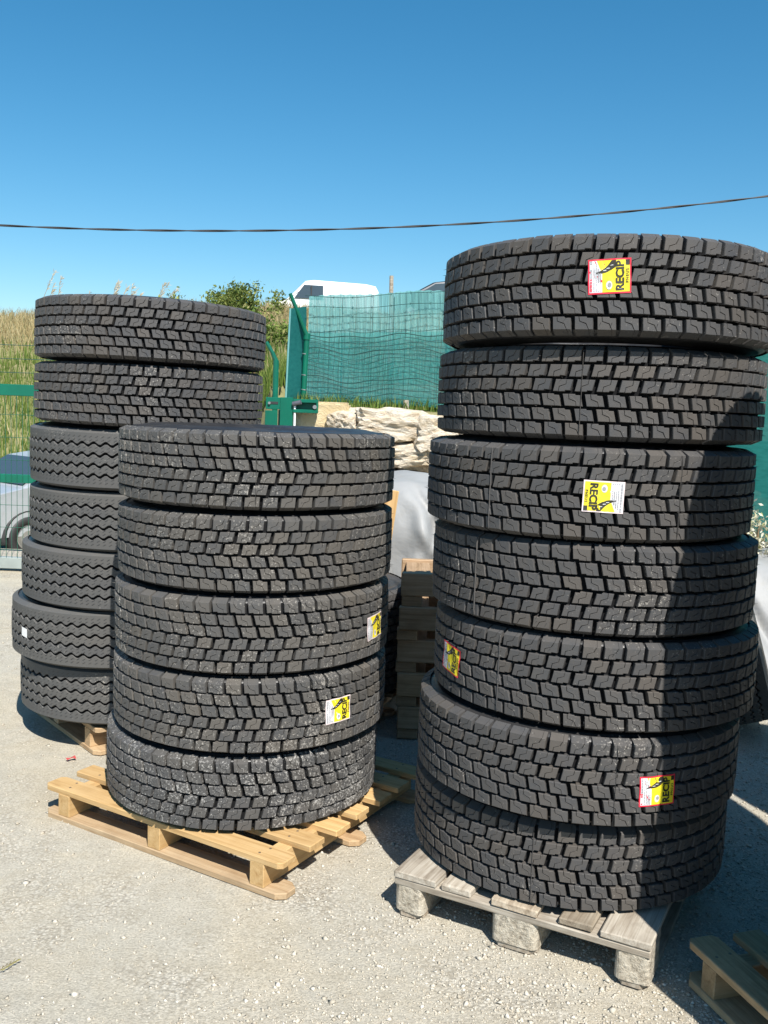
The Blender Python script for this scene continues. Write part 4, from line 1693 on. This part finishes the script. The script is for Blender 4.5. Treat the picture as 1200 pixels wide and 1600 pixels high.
def reed(label, loc, hts, seed):
    r = random.Random(seed)
    root = thing('reed_grass', label, 'grass clump', loc, group=None)
    for h in hts:
        x, y = r.uniform(-.75, .75), r.uniform(-.3, .3)
        lx = r.uniform(0.10, 0.55)
        tip = Vector((x + lx, y, h))
        link('stalk', tube([(x, y, 0), (x + lx * .35, y, h * .6), tip], [0.010, 0.008, 0.004], M_DRY, 4), root)
        parts = []
        for k in range(20):
            t = r.uniform(0.72, 1.0)
            p = Vector((x + lx * (.35 + .65 * (t - .6) / .4), y, h * t))
            q = p + Vector((r.uniform(0, .16), r.uniform(-.05, .05), r.uniform(.0, .16)))
            m = (p + q) / 2
            parts.append((np.array([p, m + Vector((0.009, 0, -0.007)), q, m - Vector((0.009, 0, -0.007))]), [[0, 1, 2, 3]]))
        V, F = join(parts)
        link('plume', mesh('plume', V, F, M_PLUME), root)
    return root


reed('dry plumed reeds sticking up behind the top left tyre', (-7.0, 26.0, 3.12), [1.35, 1.5, 1.3, 1.6, 1.4, 1.5, 1.3, 1.42, 1.2, 1.55, 1.25], 4)
reed('sparse dry reeds left of the top left tyre', (-9.2, 26.5, 3.05), [1.7, 1.35, 1.9, 1.2, 1.5], 9)

# ------------------------------------------------------------------ cable overhead
pts = []
for i in range(240):
    u = i / 239
    x = -9 + 18 * u
    y = 10.0
    # through (-4.07, 3.30) and (3.81, 3.88), sagging between its poles
    k = (x + 4.07) / 7.88
    z = 3.30 + 0.58 * k - 0.20 * 4 * k * (1 - k) * 0.85
    pts.append((x, y, z))
cab = thing('overhead_cable', 'black twisted cable crossing the sky above the stacks', 'cable', (-9, 10, 3))
for ph_ in (0, PI):
    pp = [(p[0] + 9, p[1] - 10 + 0.0055 * math.cos(i * 0.45 + ph_), p[2] - 3 + 0.0055 * math.sin(i * 0.45 + ph_)) for i, p in enumerate(pts)]
    link('strand', tube(pp, 0.0068, M_CABLE, 6), cab)

# ------------------------------------------------------------------ odds and ends on the ground
V = [(0, 0, 0.004), (0.03, 0.012, 0.012), (0.055, 0.0, 0.004), (0.05, 0.03, 0.02), (0.02, 0.035, 0.006), (-0.01, 0.02, 0.015)]
tag(link('plastic_scrap', mesh('scrap', V, [[0, 1, 5], [1, 2, 3], [1, 3, 4], [1, 4, 5]], M_RED), None, (-1.345, 3.985, 0.003), (0, 0, 0.5), (0.7, 0.6, 0.7)), 'crumpled red plastic scrap on the gravel left of the pallet', 'litter')
tw = thing('weed_sprig', 'small dry weed sprig on the gravel at the left edge', 'weed', (-1.02, 2.44, 0.004), (0, 0, R_(62)))
tw.scale = (0.55, 0.55, 0.55)
link('stem', tube([(0, 0, 0.002), (0.05, 0.004, 0.014), (0.12, -0.004, 0.010)], [0.0018, 0.0014, 0.0008], M_STEM, 5), tw)
for k in range(9):
    b = 0.02 + k * 0.012
    s = 1 if k % 2 else -1
    link('leaf', mesh('leaf', [(b, 0, .01), (b + .014, s * .008, .016), (b + .030, s * .014, .012), (b + .012, s * .012, .008)], [[0, 1, 2, 3]], M_DRYLEAF), tw)
